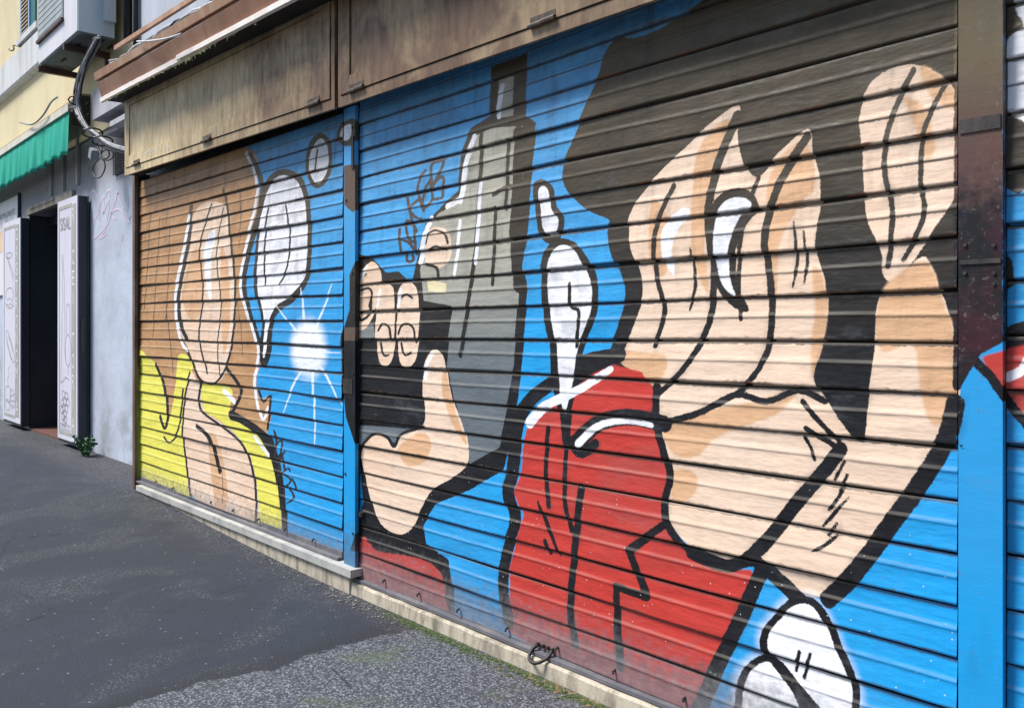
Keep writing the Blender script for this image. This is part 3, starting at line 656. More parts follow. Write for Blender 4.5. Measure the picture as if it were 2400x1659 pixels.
# pull handle on the big shutter
hx = W(1283, 1545).x
bm = BM(); tube(bm, [Vector(p) for p in smooth_pts([(hx-.038,-.012,.088),(hx-.043,-.034,.076),(hx-.032,-.060,.058),(hx,-.072,.050),(hx+.026,-.060,.058),(hx+.038,-.036,.070),(hx+.038,-.014,.088)], 5)], .0065, 8)
obj('handle', bm, M['iron'], sh2, smooth=True)
for dx in (-.038, .038, -.012, .012):
    bm = BM(); tube(bm, [(hx+dx, -.004, .09), (hx+dx, -.017, .09)], .007, 8); obj('bolt', bm, M['iron'], sh2)
bx_, bz_ = W(853, 1203).x, W(853, 1203).z
bm = BM(); tube(bm, [(bx_, 0, bz_), (bx_, -.022, bz_-.002)], .013, 10); obj('lock_stud', bm, M['iron'], sh2)

# dark guides behind, posts between the shutters
o = flat_board('shutter_post', U(806,-.03), U(832,-.03), .085, 2.26, -.030, .06)
tag(o, 'narrow blue painted post with a brown patch between the left and the widest shutter', 'post')
o = flat_board('shutter_post', U(2246,-.03), U(2350,-.03), .0, 2.45, -.030, .06)
tag(o, 'broad flat board, black above and blue below, right of the widest shutter', 'post')
pm = bpy.data.objects['shutter_post']
for (px, py) in ((826,300),(826,330),(826,640),(812,470),(828,875),(812,905),(810,1110),(828,1250)):
    p_ = W(px, py, -.03); bm = BM(); tube(bm, [p_, p_+Vector((0,-.004,0))], .006, 8); obj('screw', bm, M['iron'], pm)
p_ = W(829, 345, -.03); bm = BM(); box(bm, p_.x-.012, p_.x+.006, -.0365, -.0304, p_.z-.10, p_.z+.05); obj('latch_plate', bm, M['guide'], pm)
p_ = W(818, 905, -.03); bm = BM(); box(bm, p_.x-.05, p_.x+.03, -.0325, -.0303, p_.z-.035, p_.z+.035); obj('patch_plate', bm, M['mural_blackplate'], pm)
pr = bpy.data.objects['shutter_post.001']
for (za, zb_) in ((610, 616), (283, 300)):
    A_ = W(2250, za, -.03); B_ = W(2346, zb_, -.03); bm = BM(); box(bm, A_.x, B_.x, -.0335, -.0304, B_.z, A_.z); obj('cover_strip', bm, M['mural_blackplate'], pr)
for (px, py) in ((2330,575),(2330,640),(2330,665),(2262,575),(2262,640)):
    p_ = W(px, py, -.03); bm = BM(); tube(bm, [p_, p_+Vector((0,-.004,0))], .0045, 8); obj('screw', bm, M['iron'], pr)
bm = BM(); box(bm, U(832,-.03)+.0006, XM0+.006, -.012, .06, .05, 2.3); o = obj('guide_rail', bm, M['guide']); tag(o, 'thin black guide channel right of the narrow blue post', 'guide rail')
bm = BM(); box(bm, U(2350,-.03)+.0006, XT0+.008, -.012, .06, .05, 2.3); o = obj('guide_rail', bm, M['guide']); tag(o, 'thin black guide channel right of the broad board at the right edge', 'guide rail')
# left jamb
jb = thing('shutter_jamb', 'brown flaking metal jamb at the left end of the ochre shutter', 'jamb', (XL0-.08, 0, .07))
xj0 = U(311,-.04); 
bm = BM(); box(bm, xj0, xj0+.045, -.042, .30, .075, 2.34); obj('outer_strip', bm, M['jamb_brown'], jb, bevel=.002)
n_ = NT('yellow sprayed inner channel'); pp_ = n_.xyz(); cc_ = n_.mix(n_.rng(n_.math('ADD', pp_[2], n_.rng(n_.noise(7,5,.7), .2,.8,-.3,.3)), 1.2, .5), (.014,.012,.011), (.20,.26,.03)); M['channel'] = n_.out(cc_, .55)
bm = BM(); box(bm, xj0+.0455, XL0-.035, -.020, .05, .1, 2.34); box(bm, XL0-.0345, XL0+.008, -.004, .05, .1, 2.34); obj('inner_channel', bm, M['channel'], jb)
# backing so nothing shines through the joints
bm = BM(); box(bm, XL0-.02, XT1+.3, .062, .30, .0, 2.9); o = obj('shop_front_backing', bm, M['guide']); tag(o, 'dark backing wall behind the shutter slats', 'wall')

# sills
si = thing('door_sill', 'raised grey white marble sill under the left shutter', 'sill', (XL0, 0, .03), 'stone sills under the shutters')
xs0, xs1 = U(322,-.06), U(826,-.06)
bm = BM(); box(bm, xs0, xs1, -.070, .05, .083, .1185); obj('slab', bm, M['marble'], si, bevel=.004)
bm = BM(); box(bm, xs0+.01, xs1-.035, -.056, .05, -.02, .0825); obj('riser', bm, M['marble_side'], si)
si = thing('door_sill', 'low stained stone sill under the widest shutter', 'sill', (XM0, 0, 0), 'stone sills under the shutters')
bm = BM(); loft(bm, [(-.052,-.03),(-.046,.046),(-.040,.0535),(.05,.0535),(.05,-.03)], XM0-.01, XT1, n=70, wob=.0018); obj('slab', bm, M['marble_side'], si)

# ------------------------------------------------------------------ fascia boxes over the shutters
YF = -.12
def fbox(label, pa, pb, dz_edge, hinges, xr=None):
    """pa, pb = lower left / lower right corner (x,z) ; height .53"""
    t = thing('fascia_box', label, 'sign box', (pa[0], YF, pa[1]), 'fascia boxes over the shutters')
    (x0, z0), (x1, z1) = pa, pb; H = .56
    zz = lambda x: z0+(z1-z0)*(x-x0)/(x1-x0)
    def quad(bm, a, b, lo0, hi0, ya, yb, lo1=None, hi1=None):
        lo1 = lo0 if lo1 is None else lo1; hi1 = hi0 if hi1 is None else hi1
        slab(bm, [(a, zz(a)+lo0), (b, zz(b)+lo1), (b, zz(b)+hi1), (a, zz(a)+hi0)], ya, yb)
    bm = BM(); quad(bm, x0, x1, 0, .046, YF, YF+.014); quad(bm, x0, x0+.026, .0463, H, YF, YF+.11); quad(bm, x1-.03, x1, .0463, H, YF, YF+.014); quad(bm, x0+.0263, x1-.0303, H-.03, H, YF, YF+.11)
    obj('outer_frame', bm, M['fascia'], t, bevel=.0025)
    a, b = x0+.030, x1-.036                       # hinged leaf with mitred border
    w = .075; lo, hi = .051, H-.035
    bm = BM()
    P = [(a, lo), (b, lo), (b, hi), (a, hi)]; Q = [(a+w, lo+w), (b-w, lo+w), (b-w, hi-w*.6), (a+w, hi-w*.6)]
    for i in range(4):
        j = (i+1) % 4; sh = .0012
        pts = [P[i], P[j], Q[j], Q[i]]
        cx = sum(p[0] for p in pts)/4; cz = sum(p[1] for p in pts)/4
        pts = [(p[0]+(cx-p[0])*(sh if i % 2 == 0 else .012), p[1]+(cz-p[1])*(.012 if i % 2 == 0 else .0015)) for p in pts]
        slab(bm, [(p[0], zz(p[0])+p[1]) for p in pts], YF-.005, YF+.02)
    obj('leaf_border', bm, M['fascia'], t)
    bm = BM()
    nx = 60; g = .003
    A, B_, LO, HI = a+w+g, b-w-g, lo+w+g, hi-w*.6-g
    grid = [[bm.verts.new((A+(B_-A)*i/nx, YF+.002+.0035*math.sin(i*.55+x0)*math.sin(math.pi*j/6), zz(A+(B_-A)*i/nx)+LO+(HI-LO)*j/6)) for i in range(nx+1)] for j in range(7)]
    for j in range(6):
        for i in range(nx): bm.faces.new((grid[j][i], grid[j][i+1], grid[j+1][i+1], grid[j+1][i]))
    obj('sheet_panel', bm, M['fascia'], t, smooth=True)
    bm = BM(); box(bm, x0+.028, x1-.032, YF+.021, YF+.10, min(z0, z1)+.075, max(z0, z1)+H-.03); obj('recess_shade_board', bm, M['canopy_dark'], t)  # black board added to paint the recess shade behind the frame
    for hx in hinges:
        bm = BM(); z = zz(hx)+.050
        tube(bm, [(hx-.065, YF-.010, z), (hx-.003, YF-.010, z)], .009, 8); tube(bm, [(hx-.001, YF-.010, z+.001), (hx+.062, YF-.010, z+.002)], .0095, 8)
        box(bm, hx-.062, hx+.06, YF-.0065, YF-.0008, z-.004, z+.03)
        obj('hinge', bm, M['hinge'], t)
    return t
M['hinge'] = worn('grimy brown hinge', (.05,.035,.026), (.13,.09,.055), 30, .5, .5, .3)
a0 = W(292, 412, YF); a1 = W(784, 255, YF); a2 = W(789, 254, YF); a3 = W(1536, 0, YF)
fb1 = fbox('cream stained metal fascia box with three hinges above the left shutter', (a0.x, a0.z), (a1.x, a1.z), 0, [U(322,YF), U(487,YF), U(737,YF)])
sl = (a3.z-a2.z)/(a3.x-a2.x); xe = U(2290, YF)
fb2 = fbox('brown weathered metal fascia box above the widest shutter', (a2.x+.012, a2.z), (xe, a2.z+sl*(xe-a2.x)), 0, [U(838,YF), U(1275,YF), .0])
fb3 = fbox('brown fascia box at the far right, above the third shutter', (xe+.012, a2.z+sl*(xe-a2.x)), (1.5, a2.z+sl*(xe-a2.x)), 0, [.2, 1.0])
for o in (fb1, fb2): pass
# faint scratched tag on the cream fascia
bm = BM()
def zq(p): return (180+p[0]*.2945, p[1]*.2945)
for a in ([(545,1225),(590,1195),(560,1250)], [(590,1210),(620,1190),(610,1235)], [(625,1185),(640,1230),(660,1180)], [(670,1180),(665,1225)], [(690,1170),(700,1215),(720,1165)], [(715,1160),(745,1170),(720,1200)]):
    ribbon(bm, [(W(*zq(p), YF).x, W(*zq(p), YF).z) for p in a], .006, YF-.0062)
obj('chalk_scribble', bm, M['letter_white'], fb1)

# ------------------------------------------------------------------ canopy
cn = thing('canopy', 'brown sheet metal canopy with a chipped white lower edge above the fascia boxes', 'canopy', (-6.4, -.25, 2.8))
YC = -.255
p0 = W(242, 236, YC); p1 = W(701, 0, YC); sC = (p1.z-p0.z)/(p1.x-p0.x); xC1 = 1.6
zC = lambda x: p0.z+sC*(x-p0.x)
x0 = p0.x-.02
e0, e1 = 0, sC*(xC1-x0)
Z0 = zC(x0)
bm = BM(); loft(bm, [(YC-.008, Z0-.004), (YC-.008, Z0+.026), (YC+.012, Z0+.026), (YC+.012, Z0-.004)], x0-.03, U(425,YC), e0, sC*(U(425,YC)-x0), 30, .0015)
loft(bm, [(YC-.014, Z0+.006), (YC-.014, Z0+.034), (YC+.010, Z0+.034), (YC+.010, Z0+.006)], U(418,YC), xC1, sC*(U(418,YC)-x0), e1, 60, .0012)
obj('white_edge', bm, M['trim_white'], cn)
bm = BM(); loft(bm, [(YC+.004, Z0+.034), (YC-.024, Z0+.128), (YC-.019, Z0+.133), (YC+.012, Z0+.036)], x0-.035, U(484,YC), e0, sC*(U(484,YC)-x0), 3)
loft(bm, [(YC+.004, Z0+.036), (YC-.026, Z0+.131), (YC-.019, Z0+.135), (YC+.012, Z0+.038)], U(484,YC)+.004, xC1, sC*(U(484,YC)-x0), e1, 3)
obj('front_sheet', bm, M['canopy_brown'], cn)
bm = BM(); loft(bm, [(YC-.006, Z0+.146), (YC-.030, Z0+.150), (YC-.040, Z0+.200), (YC-.035, Z0+.204), (YC-.006, Z0+.165)], x0-.06, xC1, e0, e1, 3)
obj('upper_sheet', bm, M['canopy_rust'], cn)
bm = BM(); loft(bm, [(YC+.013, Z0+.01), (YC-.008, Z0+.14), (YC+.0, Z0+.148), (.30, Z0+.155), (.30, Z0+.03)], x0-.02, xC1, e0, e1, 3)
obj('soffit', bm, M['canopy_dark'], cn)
bm = BM(); loft(bm, [(YC+.04, Z0+.345), (YC+.04, Z0+.375), (YC+.06, Z0+.375), (YC+.06, Z0+.345)], x0+.12, xC1, sC*.25, e1, 3)
obj('top_rail', bm, M['canopy_rust'], cn)
# shreds of old tape and dry weeds under the white edge
bm = BM()
for i in range(130):
    x = x0+abs(random.gauss(0, 1))*1.3+.05
    if random.random() < .4: x = U(440,YC)+random.gauss(0, .15)
    if x > .5: continue
    z = zC(x)-.004; L = random.uniform(.01, .035); a = random.uniform(-1, 1)
    tube(bm, [(x, YC+.004, z+.004), (x+a*L*.5, YC-.008, z-L*.5), (x+a*L, YC-.004, z-L*random.uniform(.4, 1))], .0016, 4)
M['shred'] = worn('yellow green shreds', (.45,.48,.22), (.6,.6,.5), 40, .9, .3, .1)
o = obj('dry_scraps', bm, M['shred']); tag(o, 'dry weed scraps hanging along the white canopy edge', 'scraps', kind='stuff')
# cables lying on the canopy
cb = []
for i in range(5):
    pts = []
    for k in range(9):
        x = x0+.05+k*.25; pts.append((x, YC+.03+random.uniform(-.03,.05), zC(x)+.215+random.uniform(0,.03)+i*.012))
    cb.append(pts)
t = thing('cable_bundle', 'loose white and black cables lying on top of the canopy', 'cables', (x0, YC, zC(x0)+.4))
for i, p in enumerate(cb):
    bm = BM(); tube(bm, [Vector(a) for a in smooth_pts(p, 4)], .008, 6); obj('cable', bm, (M['cable_white'], M['cable_grey'], M['cable_black'])[i % 3], t, smooth=True)
bm = BM(); w0 = W(325, 97, YC-.05); w1 = W(425, 82, YC-.05); tube(bm, [Vector(a) for a in smooth_pts([tuple(W(322,98,YC-.06)), tuple(W(350,97,YC-.075)), tuple(W(390,91,YC-.075)), tuple(W(425,80,YC-.06))], 5)], .006, 6); obj('cable', bm, M['cable_white'], t, smooth=True)

# ------------------------------------------------------------------ building with its door
YW = .31
bd = thing('building', 'pale yellow and grey plastered building behind the awning and the air conditioner', 'building', (-8, YW, 0))
dx0, dx1, dzt = U(72,YW), U(150,YW)+.35, 2.50
zs = W(60, 172, YW).z                              # string course level
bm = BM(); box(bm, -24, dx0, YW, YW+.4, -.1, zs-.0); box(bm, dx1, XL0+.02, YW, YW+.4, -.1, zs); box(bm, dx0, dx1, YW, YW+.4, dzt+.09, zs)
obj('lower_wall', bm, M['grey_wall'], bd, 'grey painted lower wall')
zb0, zb1 = W(20, 255, YW-.06).z, W(20, 190, YW-.06).z
zlo = W(120, 205, YW).z
bm = BM(); box(bm, -24, U(340,YW), YW-.012, YW-.001, 3.02, 6.2); obj('yellow_wall', bm, M['yellow_wall'], bd, 'pale yellow upper wall')
bm = BM(); box(bm, U(318,YW)+.02, 2.5, YW-.03, YW+.3, 2.95, 6.2); obj('upper_wall', bm, M['blue_white_wall'], bd, 'pale blue white upper wall above the canopy')
bs0, bs1 = Zt(0, 228, YW-.08), Zt(0, 160, YW-.08)
bm = BM(); loft(bm, [(YW-.013, bs0-.02), (YW-.07, bs0), (YW-.08, bs0+.02), (YW-.08, bs1), (YW-.05, bs1+.03), (YW-.013, bs1+.03)], -24, -8.35, n=4); obj('string_course', bm, M['stone_band'], bd)
# reveal, threshold, lintel
bm = BM(); box(bm, dx0-.03, dx0+.001, YW-.012, YW+.28, .075, dzt+.005); box(bm, dx1-.001, dx1+.04, YW-.012, YW+.28, .075, dzt+.005); box(bm, dx0-.03, dx1+.04, YW+.2, YW+.28, dzt-.1, dzt+.004); obj('door_frame', bm, M['dark_metal'], bd, bevel=.002)
bm = BM(); box(bm, dx0-.06, dx1+.06, YW-.035, YW+.02, dzt+.006, dzt+.085); 
for i in range(14):
    x = dx0+.15+i*.075; tube(bm, [(x+.018*math.cos(a), YW-.037, dzt+.045+.022*math.sin(a)) for a in np.linspace(0, 5.3, 8)], .0035, 4)
obj('lintel', bm, M['lintel'], bd)
bm = BM(); box(bm, dx0, dx1, YW-.02, YW+.9, .06, .095); obj('threshold', bm, M['threshold'], bd)
bm = BM(); box(bm, dx0-.6, dx1+.6, YW+1.8, YW+1.85, 0, 3.0); box(bm, dx0-.6, dx0-.55, YW+.401, YW+1.8, 0, 3.0); box(bm, dx1+.55, dx1+.6, YW+.401, YW+1.8, 0, 3.0); box(bm, dx0-.6, dx1+.6, YW+.401, YW+1.8, 2.95, 3.0); box(bm, dx0-.6, dx1+.6, YW+.9, YW+1.8, .03, .06)
obj('interior', bm, M['interior'], bd)
# stepped moulding beside the fascia box
bm = BM()
def mo(xa, ya, xb, yb, yo, y1=YW):
    A = W(xa, ya, yo); B = W(xb, yb, yo); box(bm, A.x, B.x+.3, yo, y1, min(A.z, B.z), max(A.z, B.z))
mo(216, 283, 262, 185, .08); mo(257, 298, 300, 262, .0, .079); mo(246, 316, 300, 290, .16)
obj('stepped_moulding', bm, M['moulding'], bd, bevel=.004)
# ventilation grille
gx0, gx1, gz0, gz1 = U(271,YW), U(292,YW)+.25, Zt(280,408,YW), Zt(280,352,YW)
bm = BM()
for i in range(12): x = gx0+(gx1-gx0)*i/11; tube(bm, [(x, YW-.02, gz0), (x, YW-.02, gz1)], .004, 4)
for i in range(9): z = gz0+(gz1-gz0)*i/8; tube(bm, [(gx0, YW-.024, z), (gx1, YW-.024, z)], .004, 4)
gr = obj('vent_grille', bm, M['wire_mesh'], bd); bm = BM(); box(bm, gx0, gx1, YW-.012, YW-.002, gz0, gz1); obj('vent_shade_board', bm, M['canopy_dark'], gr)
# rain stained dark drips over the lintel
for i, (px, w, l) in enumerate(((124, .03, .42), (153, .022, .40), (186, .05, .35))):
    x = U(px, YW); bm = BM(); box(bm, x-w/2, x+w/2, YW-.028, YW-.002, 2.62, 2.62+l+.25); obj('conduit', bm, M['moulding_dark'] if 'moulding_dark' in M else M['sign_ink'], bd)
# window, top left
wi = BM(); A = W(50, 100, YW-.03); B = W(86, 62, YW-.03)
wx0, wx1, wz0 = U(50,YW-.03), U(90,YW-.03), 4.54
box(wi, wx0, wx0+.05, YW-.045, YW-.013, wz0, 6.6); box(wi, wx0+.37, wx0+.42, YW-.045, YW-.013, wz0, 6.6); box(wi, wx0+.051, wx0+.369, YW-.045, YW-.013, wz0, wz0+.06)
wn = obj('window', wi, M['shutter_blue'], bd)
bm = BM()
for k in range(44): z = wz0+.08+k*.045; slab(bm, [(wx0+.052, z), (wx0+.368, z), (wx0+.368, z+.012), (wx0+.052, z+.012)], YW-.05, YW-.014)
for v in bm.verts: v.co.z += (v.co.y-(YW-.03))*.9
obj('louvre', bm, M['louvre_cream'], wn)
bm = BM(); box(bm, wx0+.43, wx0+.62, YW-.03, YW-.013, wz0, 6.6); obj('side_shutter', bm, M['shutter_teal'], wn)
bm = BM(); box(bm, wx0+.02, wx0+.9, YW-.09, YW-.013, wz0-.07, wz0-.003); obj('sill', bm, M['stone_band'], wn)

# door leaves, folded back against the wall
def door_leaf(x0, x1, word, label, hinge_x, art):
    z0, z1, y0, y1 = .115, 2.465, .205, .285
    bm = BM(); box(bm, x0, x1, y0, y1, z0, z1); lf = obj('door_leaf', bm, M['dark_metal'], bd, label, bevel=.003)
    bm = BM(); box(bm, x0-.004, x1-.004, y0-.010, y0-.0005, z0+.03, z1+.005); obj('front_panel', bm, M['door_white'], lf, bevel=.002)
    y = y0-.0125; w = x1-x0
    bm = BM()
    a, b, c = x0+.10*w, x0+.72*w, x0+.92*w; lo, hi = z0+.10, z1-.085
    def rct(xa, xb, za, zb): box(bm, xa, xb, y, y+.002, za, zb)
    rct(b, c, lo, hi+.02)
    rct(a-.02, b-.001, hi-.0, hi+.035); rct(a-.02, b-.001, lo-.02, lo+.012); rct(a-.012, a, lo+.013, hi-.001)
    obj('sign_border', bm, M['sign_ink'], lf)
    bm = BM(); n = len(word); st = (hi-lo)/n
    for i, chh in enumerate(word):
        zt = hi-.012-i*st; hx_ = (c-b)*(.62 if chh != 'I' else .16); xx = (b+c)/2-hx_/2
        text_bm(bm, chh, xx, zt-st*.74, y-.0015, hx_, st*.72, -.06)
    obj('lettering', bm, M['letter_white'], lf)
    bm = BM()
    for s in art: 
        pts = smooth_pts([(a+(b-a)*p[0], lo+(hi-lo)*p[1]) for p in s], 5) if len(s) > 2 else [(a+(b-a)*p[0], lo+(hi-lo)*p[1]) for p in s]
        ribbon(bm, pts, .006, y-.0015)
    obj('line_drawing', bm, M['thin_ink'], lf)
    for hz_ in (.55, 1.95):
        bm = BM(); tube(bm, [(hinge_x, y1+.0, hz_-.08), (hinge_x, y1+.0, hz_+.0)], .014, 8); tube(bm, [(hinge_x, y1+.0, hz_+.002), (hinge_x, y1, hz_+.10)], .012, 8); obj('hinge', bm, M['door_edge'], lf)
    return lf, (a, b, lo, hi, y)
def ell(cx, cy, rx, ry, n=9, a0=0, a1=6.283): return [(cx+rx*math.cos(a), cy+ry*math.sin(a)) for a in np.linspace(a0, a1, n)]
artL = [ell(.45,.86,.30,.015,7), [(.2,.86),(.5,.80),(.85,.72)], [(.3,.86),(.9,.74)], ell(.5,.64,.38,.045,9,0,3.14), [(.12,.64),(.3,.62),(.5,.63),(.7,.615),(.88,.64)], ell(.5,.61,.38,.035,9,3.14,6.28), [(.15,.60),(.4,.59),(.6,.60),(.9,.58)],
        [(.15,.44),(.35,.45),(.8,.36),(.95,.30),(.75,.29),(.4,.36),(.15,.44)], [(.35,.43),(.5,.40)], [(.5,.41),(.65,.38)], [(.65,.38),(.8,.34)], [(.2,.40),(.5,.33),(.75,.30)],
        ell(.35,.11,.28,.045), ell(.3,.05,.22,.03), [(.4,.16),(.3,.19),(.45,.21),(.35,.24),(.5,.26)], [(.6,.10),(.95,.12)], [(.6,.08),(.97,.08)], [(.62,.06),(.95,.05)], ell(.72,.09,.2,.05)]
lfL, _ = door_leaf(U(9,.205), U(50,.205), 'GASTRONOMIA', 'left door leaf with food drawings beside a vertical word', U(66,.29), artL)
artR = [[(.18,.80),(.28,.74),(.25,.66),(.3,.6),(.22,.52),(.20,.40),(.15,.30),(.1,.22)], [(.35,.80),(.35,.74),(.42,.66),(.45,.5),(.5,.33)], ell(.72,.37,.25,.07), [(.72,.30),(.72,.26)], [(.6,.44),(.6,.56),(.85,.56),(.85,.44)], [(.1,.22),(.3,.23),(.5,.25)], [(.5,.25),(.8,.24)]]
for (gx, gy) in ((.35,.17),(.6,.165),(.45,.14),(.7,.14),(.25,.13),(.35,.11),(.58,.11),(.2,.10),(.45,.085),(.3,.07),(.5,.06),(.38,.045)): artR.append(ell(gx, gy, .13, .017, 8))
for i in range(4): artR.append([(.08+i*.22,.012),(.08+i*.22,.035),(.22+i*.22,.035),(.22+i*.22,.012),(.08+i*.22,.012)])
lfR, (a_, b_, lo_, hi_, y_) = door_leaf(U(138,.205), U(184,.205), 'RICEVITORIA', 'right door leaf with bottle and grape drawings beside a vertical word', U(141,.29)-.01, artR)
bm = BM(); text_bm(bm, 'SISAL', a_+.03, hi_-.20, y_-.0015, (b_-a_)*.84, .125, -.02); obj('small_word', bm, M['sign_ink'], lfR)
bm = BM(); xr = U(184,.205); box(bm, xr+.0005, xr+.006, .225, .262, 1.0, 1.32); obj('lock_plate', bm, M['door_edge'], lfR)
bm = BM(); box(bm, xr+.0, xr+.012, .286, .292, .12, 2.47); obj('edge_strip', bm, M['door_edge'], lfR)
# bead curtain
bc = thing('bead_curtain', 'dark red bead strings hanging at the left inside the doorway', 'curtain', (dx0+.3, YW+.3, 2.4))
for i in range(10):
    bm = BM(); x = dx0+.24+i*.025; tube(bm, [(x+random.uniform(-.003,.003), YW+.32, z) for z in np.arange(.12, 2.42, .02)], .006, 5)
    for k, v in enumerate(bm.verts): v.co.x += .004*math.sin(v.co.z*150+i)
    obj('bead_string', bm, M['beads'], bc)
# pink tag on the grey wall
PT = [[(570,90),(610,40),(660,120),(690,260),(680,360),(630,470),(600,600),(580,700),(630,720),(720,640),(800,540),(850,430)],[(690,320),(700,480)],[(700,260),(740,160),(780,130),(800,60),(850,40),(850,130)],[(760,180),(770,280),(750,380),(800,250),(830,180),(830,300),(800,480)],[(830,440),(900,330),(980,310),(1020,350),(1060,440),(1140,500)],[(930,40),(960,100),(1000,200),(1030,290),(1060,300)],[(1110,120),(1100,300),(1080,330)],[(860,380),(920,200),(960,80),(980,40)],[(680,740),(740,670),(790,600)],[(710,740),(790,660)],[(880,420),(930,450)]]
bm = BM()
for a in PT:
    ribbon(bm, smooth_pts([(W(120+p[0]*.1629, 440+p[1]*.1629, YW).x, W(120+p[0]*.1629, 440+p[1]*.1629, YW).z) for p in a], 5), .020, YW-.002)
n_ = NT('pink spray'); c_ = n_.mix(n_.rng(n_.noise(20,4,.7), .35,.65), (.70,.52,.66), (.62,.58,.68)); M['pink'] = n_.out(c_, .8)
obj('spray_scribble', bm, M['pink'], bd, 'faint pink spray scribble on the grey wall')
# poster
ps = thing('poster', 'white poster with an orange band on the wall left of the doorway', 'poster', (U(0,YW-.02), YW-.02, 1.5))
px0, px1 = U(-90,YW-.02), U(44,YW-.02); pz0, pz1 = Zt(20,690,YW-.02), Zt(20,468,YW-.02)
bm = BM(); box(bm, px0, px1, YW-.022, YW-.002, pz0, pz1); obj('sheet', bm, M['poster_white'], ps)
bm = BM(); box(bm, px0, px1-.02, YW-.024, YW-.0225, pz1-.62, pz1-.36); obj('orange_band', bm, M['poster_orange'], ps)
bm = BM(); text_bm(bm, 'MORGANTE', px1-1.02, pz1-.21, YW-.0245, .85, .07); obj('lettering', bm, M['sign_ink'], ps)
bm = BM(); box(bm, px1+.001, px1+.03, YW-.035, YW-.002, pz0, pz1+.02); obj('dark_edge', bm, M['dark_metal'], ps)

# ------------------------------------------------------------------ awning
YA = .12
aw = thing('awning', 'green cloth awning with a cream bar and ochre housing over the shop door', 'awning', (U(163,YA), YA, 2.6))
xa1 = U(163,YA); xa0 = -15.0
zt, zb = Zt(163,262,YA), Zt(160,362,YA)
bm = BM(); nx = 260; nz = 8
gr_ = []
for j in range(nz+1):
    rowv = []
    for i in range(nx+1):
        x = xa0+(xa1-xa0)*i/nx; f = j/nz
        wv = (.014*math.sin(x*23)+.009*math.sin(x*41+1)+.006*math.sin(x*9))*f
        low = zb+.008*math.sin(x*20+.5)+.004*math.sin(x*47)
        rowv.append(bm.verts.new((x, YA+wv-.01*f, zt+(low-zt)*f)))
    gr_.append(rowv)
for j in range(nz):
    for i in range(nx): bm.faces.new((gr_[j][i], gr_[j][i+1], gr_[j+1][i+1], gr_[j+1][i]))
o = obj('valance', bm, M['awning_green'], aw, smooth=True)
md = o.modifiers.new('thick', 'SOLIDIFY'); md.thickness = .002
bm = BM(); box(bm, xa0, xa1+.02, YA-.02, YA+.02, zt, Zt(163,250,YA)+.02); obj('front_bar', bm, M['awning_trim'], aw, bevel=.006)
bm = BM(); zc = Zt(163,250,YA)+.03
loft(bm, [(YA+.03, zc-.0), (YA+.022, zc+.012), (YA+.06, zc+.03), (YA+.06, zc-.0)], xa0, xa1+.0, n=2); obj('cloth_edge', bm, M['awning_green'], aw)
bm = BM()
loft(bm, [(YA+.061, zc-.03), (YA+.061, zc+.075), (YA+.10, zc+.11), (YW-.013, zc+.115), (YW-.013, zc-.03)], xa0, xa1-.002, n=2); obj('housing', bm, M['awning_case'], aw)
bm = BM()
for k in range(1, 9):
    rr = .05*k/9
bm.free(); bm = BM(); box(bm, xa1-.0015, xa1+.012, YA+.03, YW-.013, zc-.20, zc+.09); obj('end_plate', bm, M['guide'], aw)
bm = BM()
tube(bm, [Vector(a) for a in smooth_pts([tuple(W(46,287,YA-.03)), tuple(W(75,292,YA-.05)), tuple(W(100,272,YA-.05)), tuple(W(120,240,YA-.03)), tuple(W(135,228,YA-.0))], 6)], .009, 6); obj('feed_wire', bm, M['cable_grey'], aw, smooth=True)

# ------------------------------------------------------------------ air conditioner
yf = -.055; cr = W(184, 84, yf); cl = W(92, 140, yf)
ax0, ax1, az0 = cl.x, cr.x, (cr.z+cl.z)/2-.02
ac = thing('air_conditioner', 'large white air conditioner unit on rusty brackets high above the awning', 'air conditioner', (ax0, yf, az0))
bm = BM(); box(bm, ax0, ax1, yf, YW-.08, az0+.015, az0+1.6); obj('casing', bm, M['ac_white'], ac, bevel=.01)
bm = BM(); box(bm, ax0+.003, ax1-.012, yf-.006, yf-.0005, az0+.02, az0+1.59); obj('front_plate', bm, M['ac_front'], ac)
gx0_, gx1_ = U(90,yf-.01), U(148,yf-.01)
bm = BM(); gz = Zt(120, 72, yf)
box(bm, gx0_+.0, gx1_, yf-.016, yf-.0065, gz, gz+1.2); g_ = obj('grille', bm, M['grille'], ac)
bm = BM()
for k in range(22): loft(bm, [(yf-.0195, gz+.03+k*.054), (yf-.0165, gz+.027+k*.054), (yf-.0165, gz+.045+k*.054)], gx0_+.03, gx1_-.03, n=1)
obj('louvre', bm, M['grille'], g_)
bm = BM(); box(bm, gx0_-.01, gx1_+.01, yf-.03, yf-.0065, gz-.03, gz-.001); obj('drip_ledge', bm, M['bracket'], ac)
bm = BM(); box(bm, ax1+.0005, ax1+.07, yf+.19, YW-.09, az0+.13, az0+1.4); obj('valve_cover', bm, M['ac_white'], ac, bevel=.012)
bm = BM(); box(bm, ax0+.01, ax1-.01, yf+.01, YW-.09, az0, az0+.0145); obj('underside', bm, M['ac_under'], ac)
for i, (u_, v_) in enumerate(((.25,.1),(.45,.24),(.65,.08),(.85,.2),(.78,.3))):
    bm = BM(); x = ax0+(ax1-ax0)*u_; box(bm, x, x+.14, yf+v_, yf+v_+.025, az0-.004, az0-.0005); obj('slot_shade', bm, M['canopy_dark'], ac)
for x in (ax0+.02, ax0+.86):
    bm = BM(); box(bm, x, x+.045, yf-.02, YW, az0-.06, az0-.008); box(bm, x+.005, x+.04, YW-.045, YW-.013, az0-.5, az0-.061); obj('bracket', bm, M['bracket'], ac, bevel=.003)
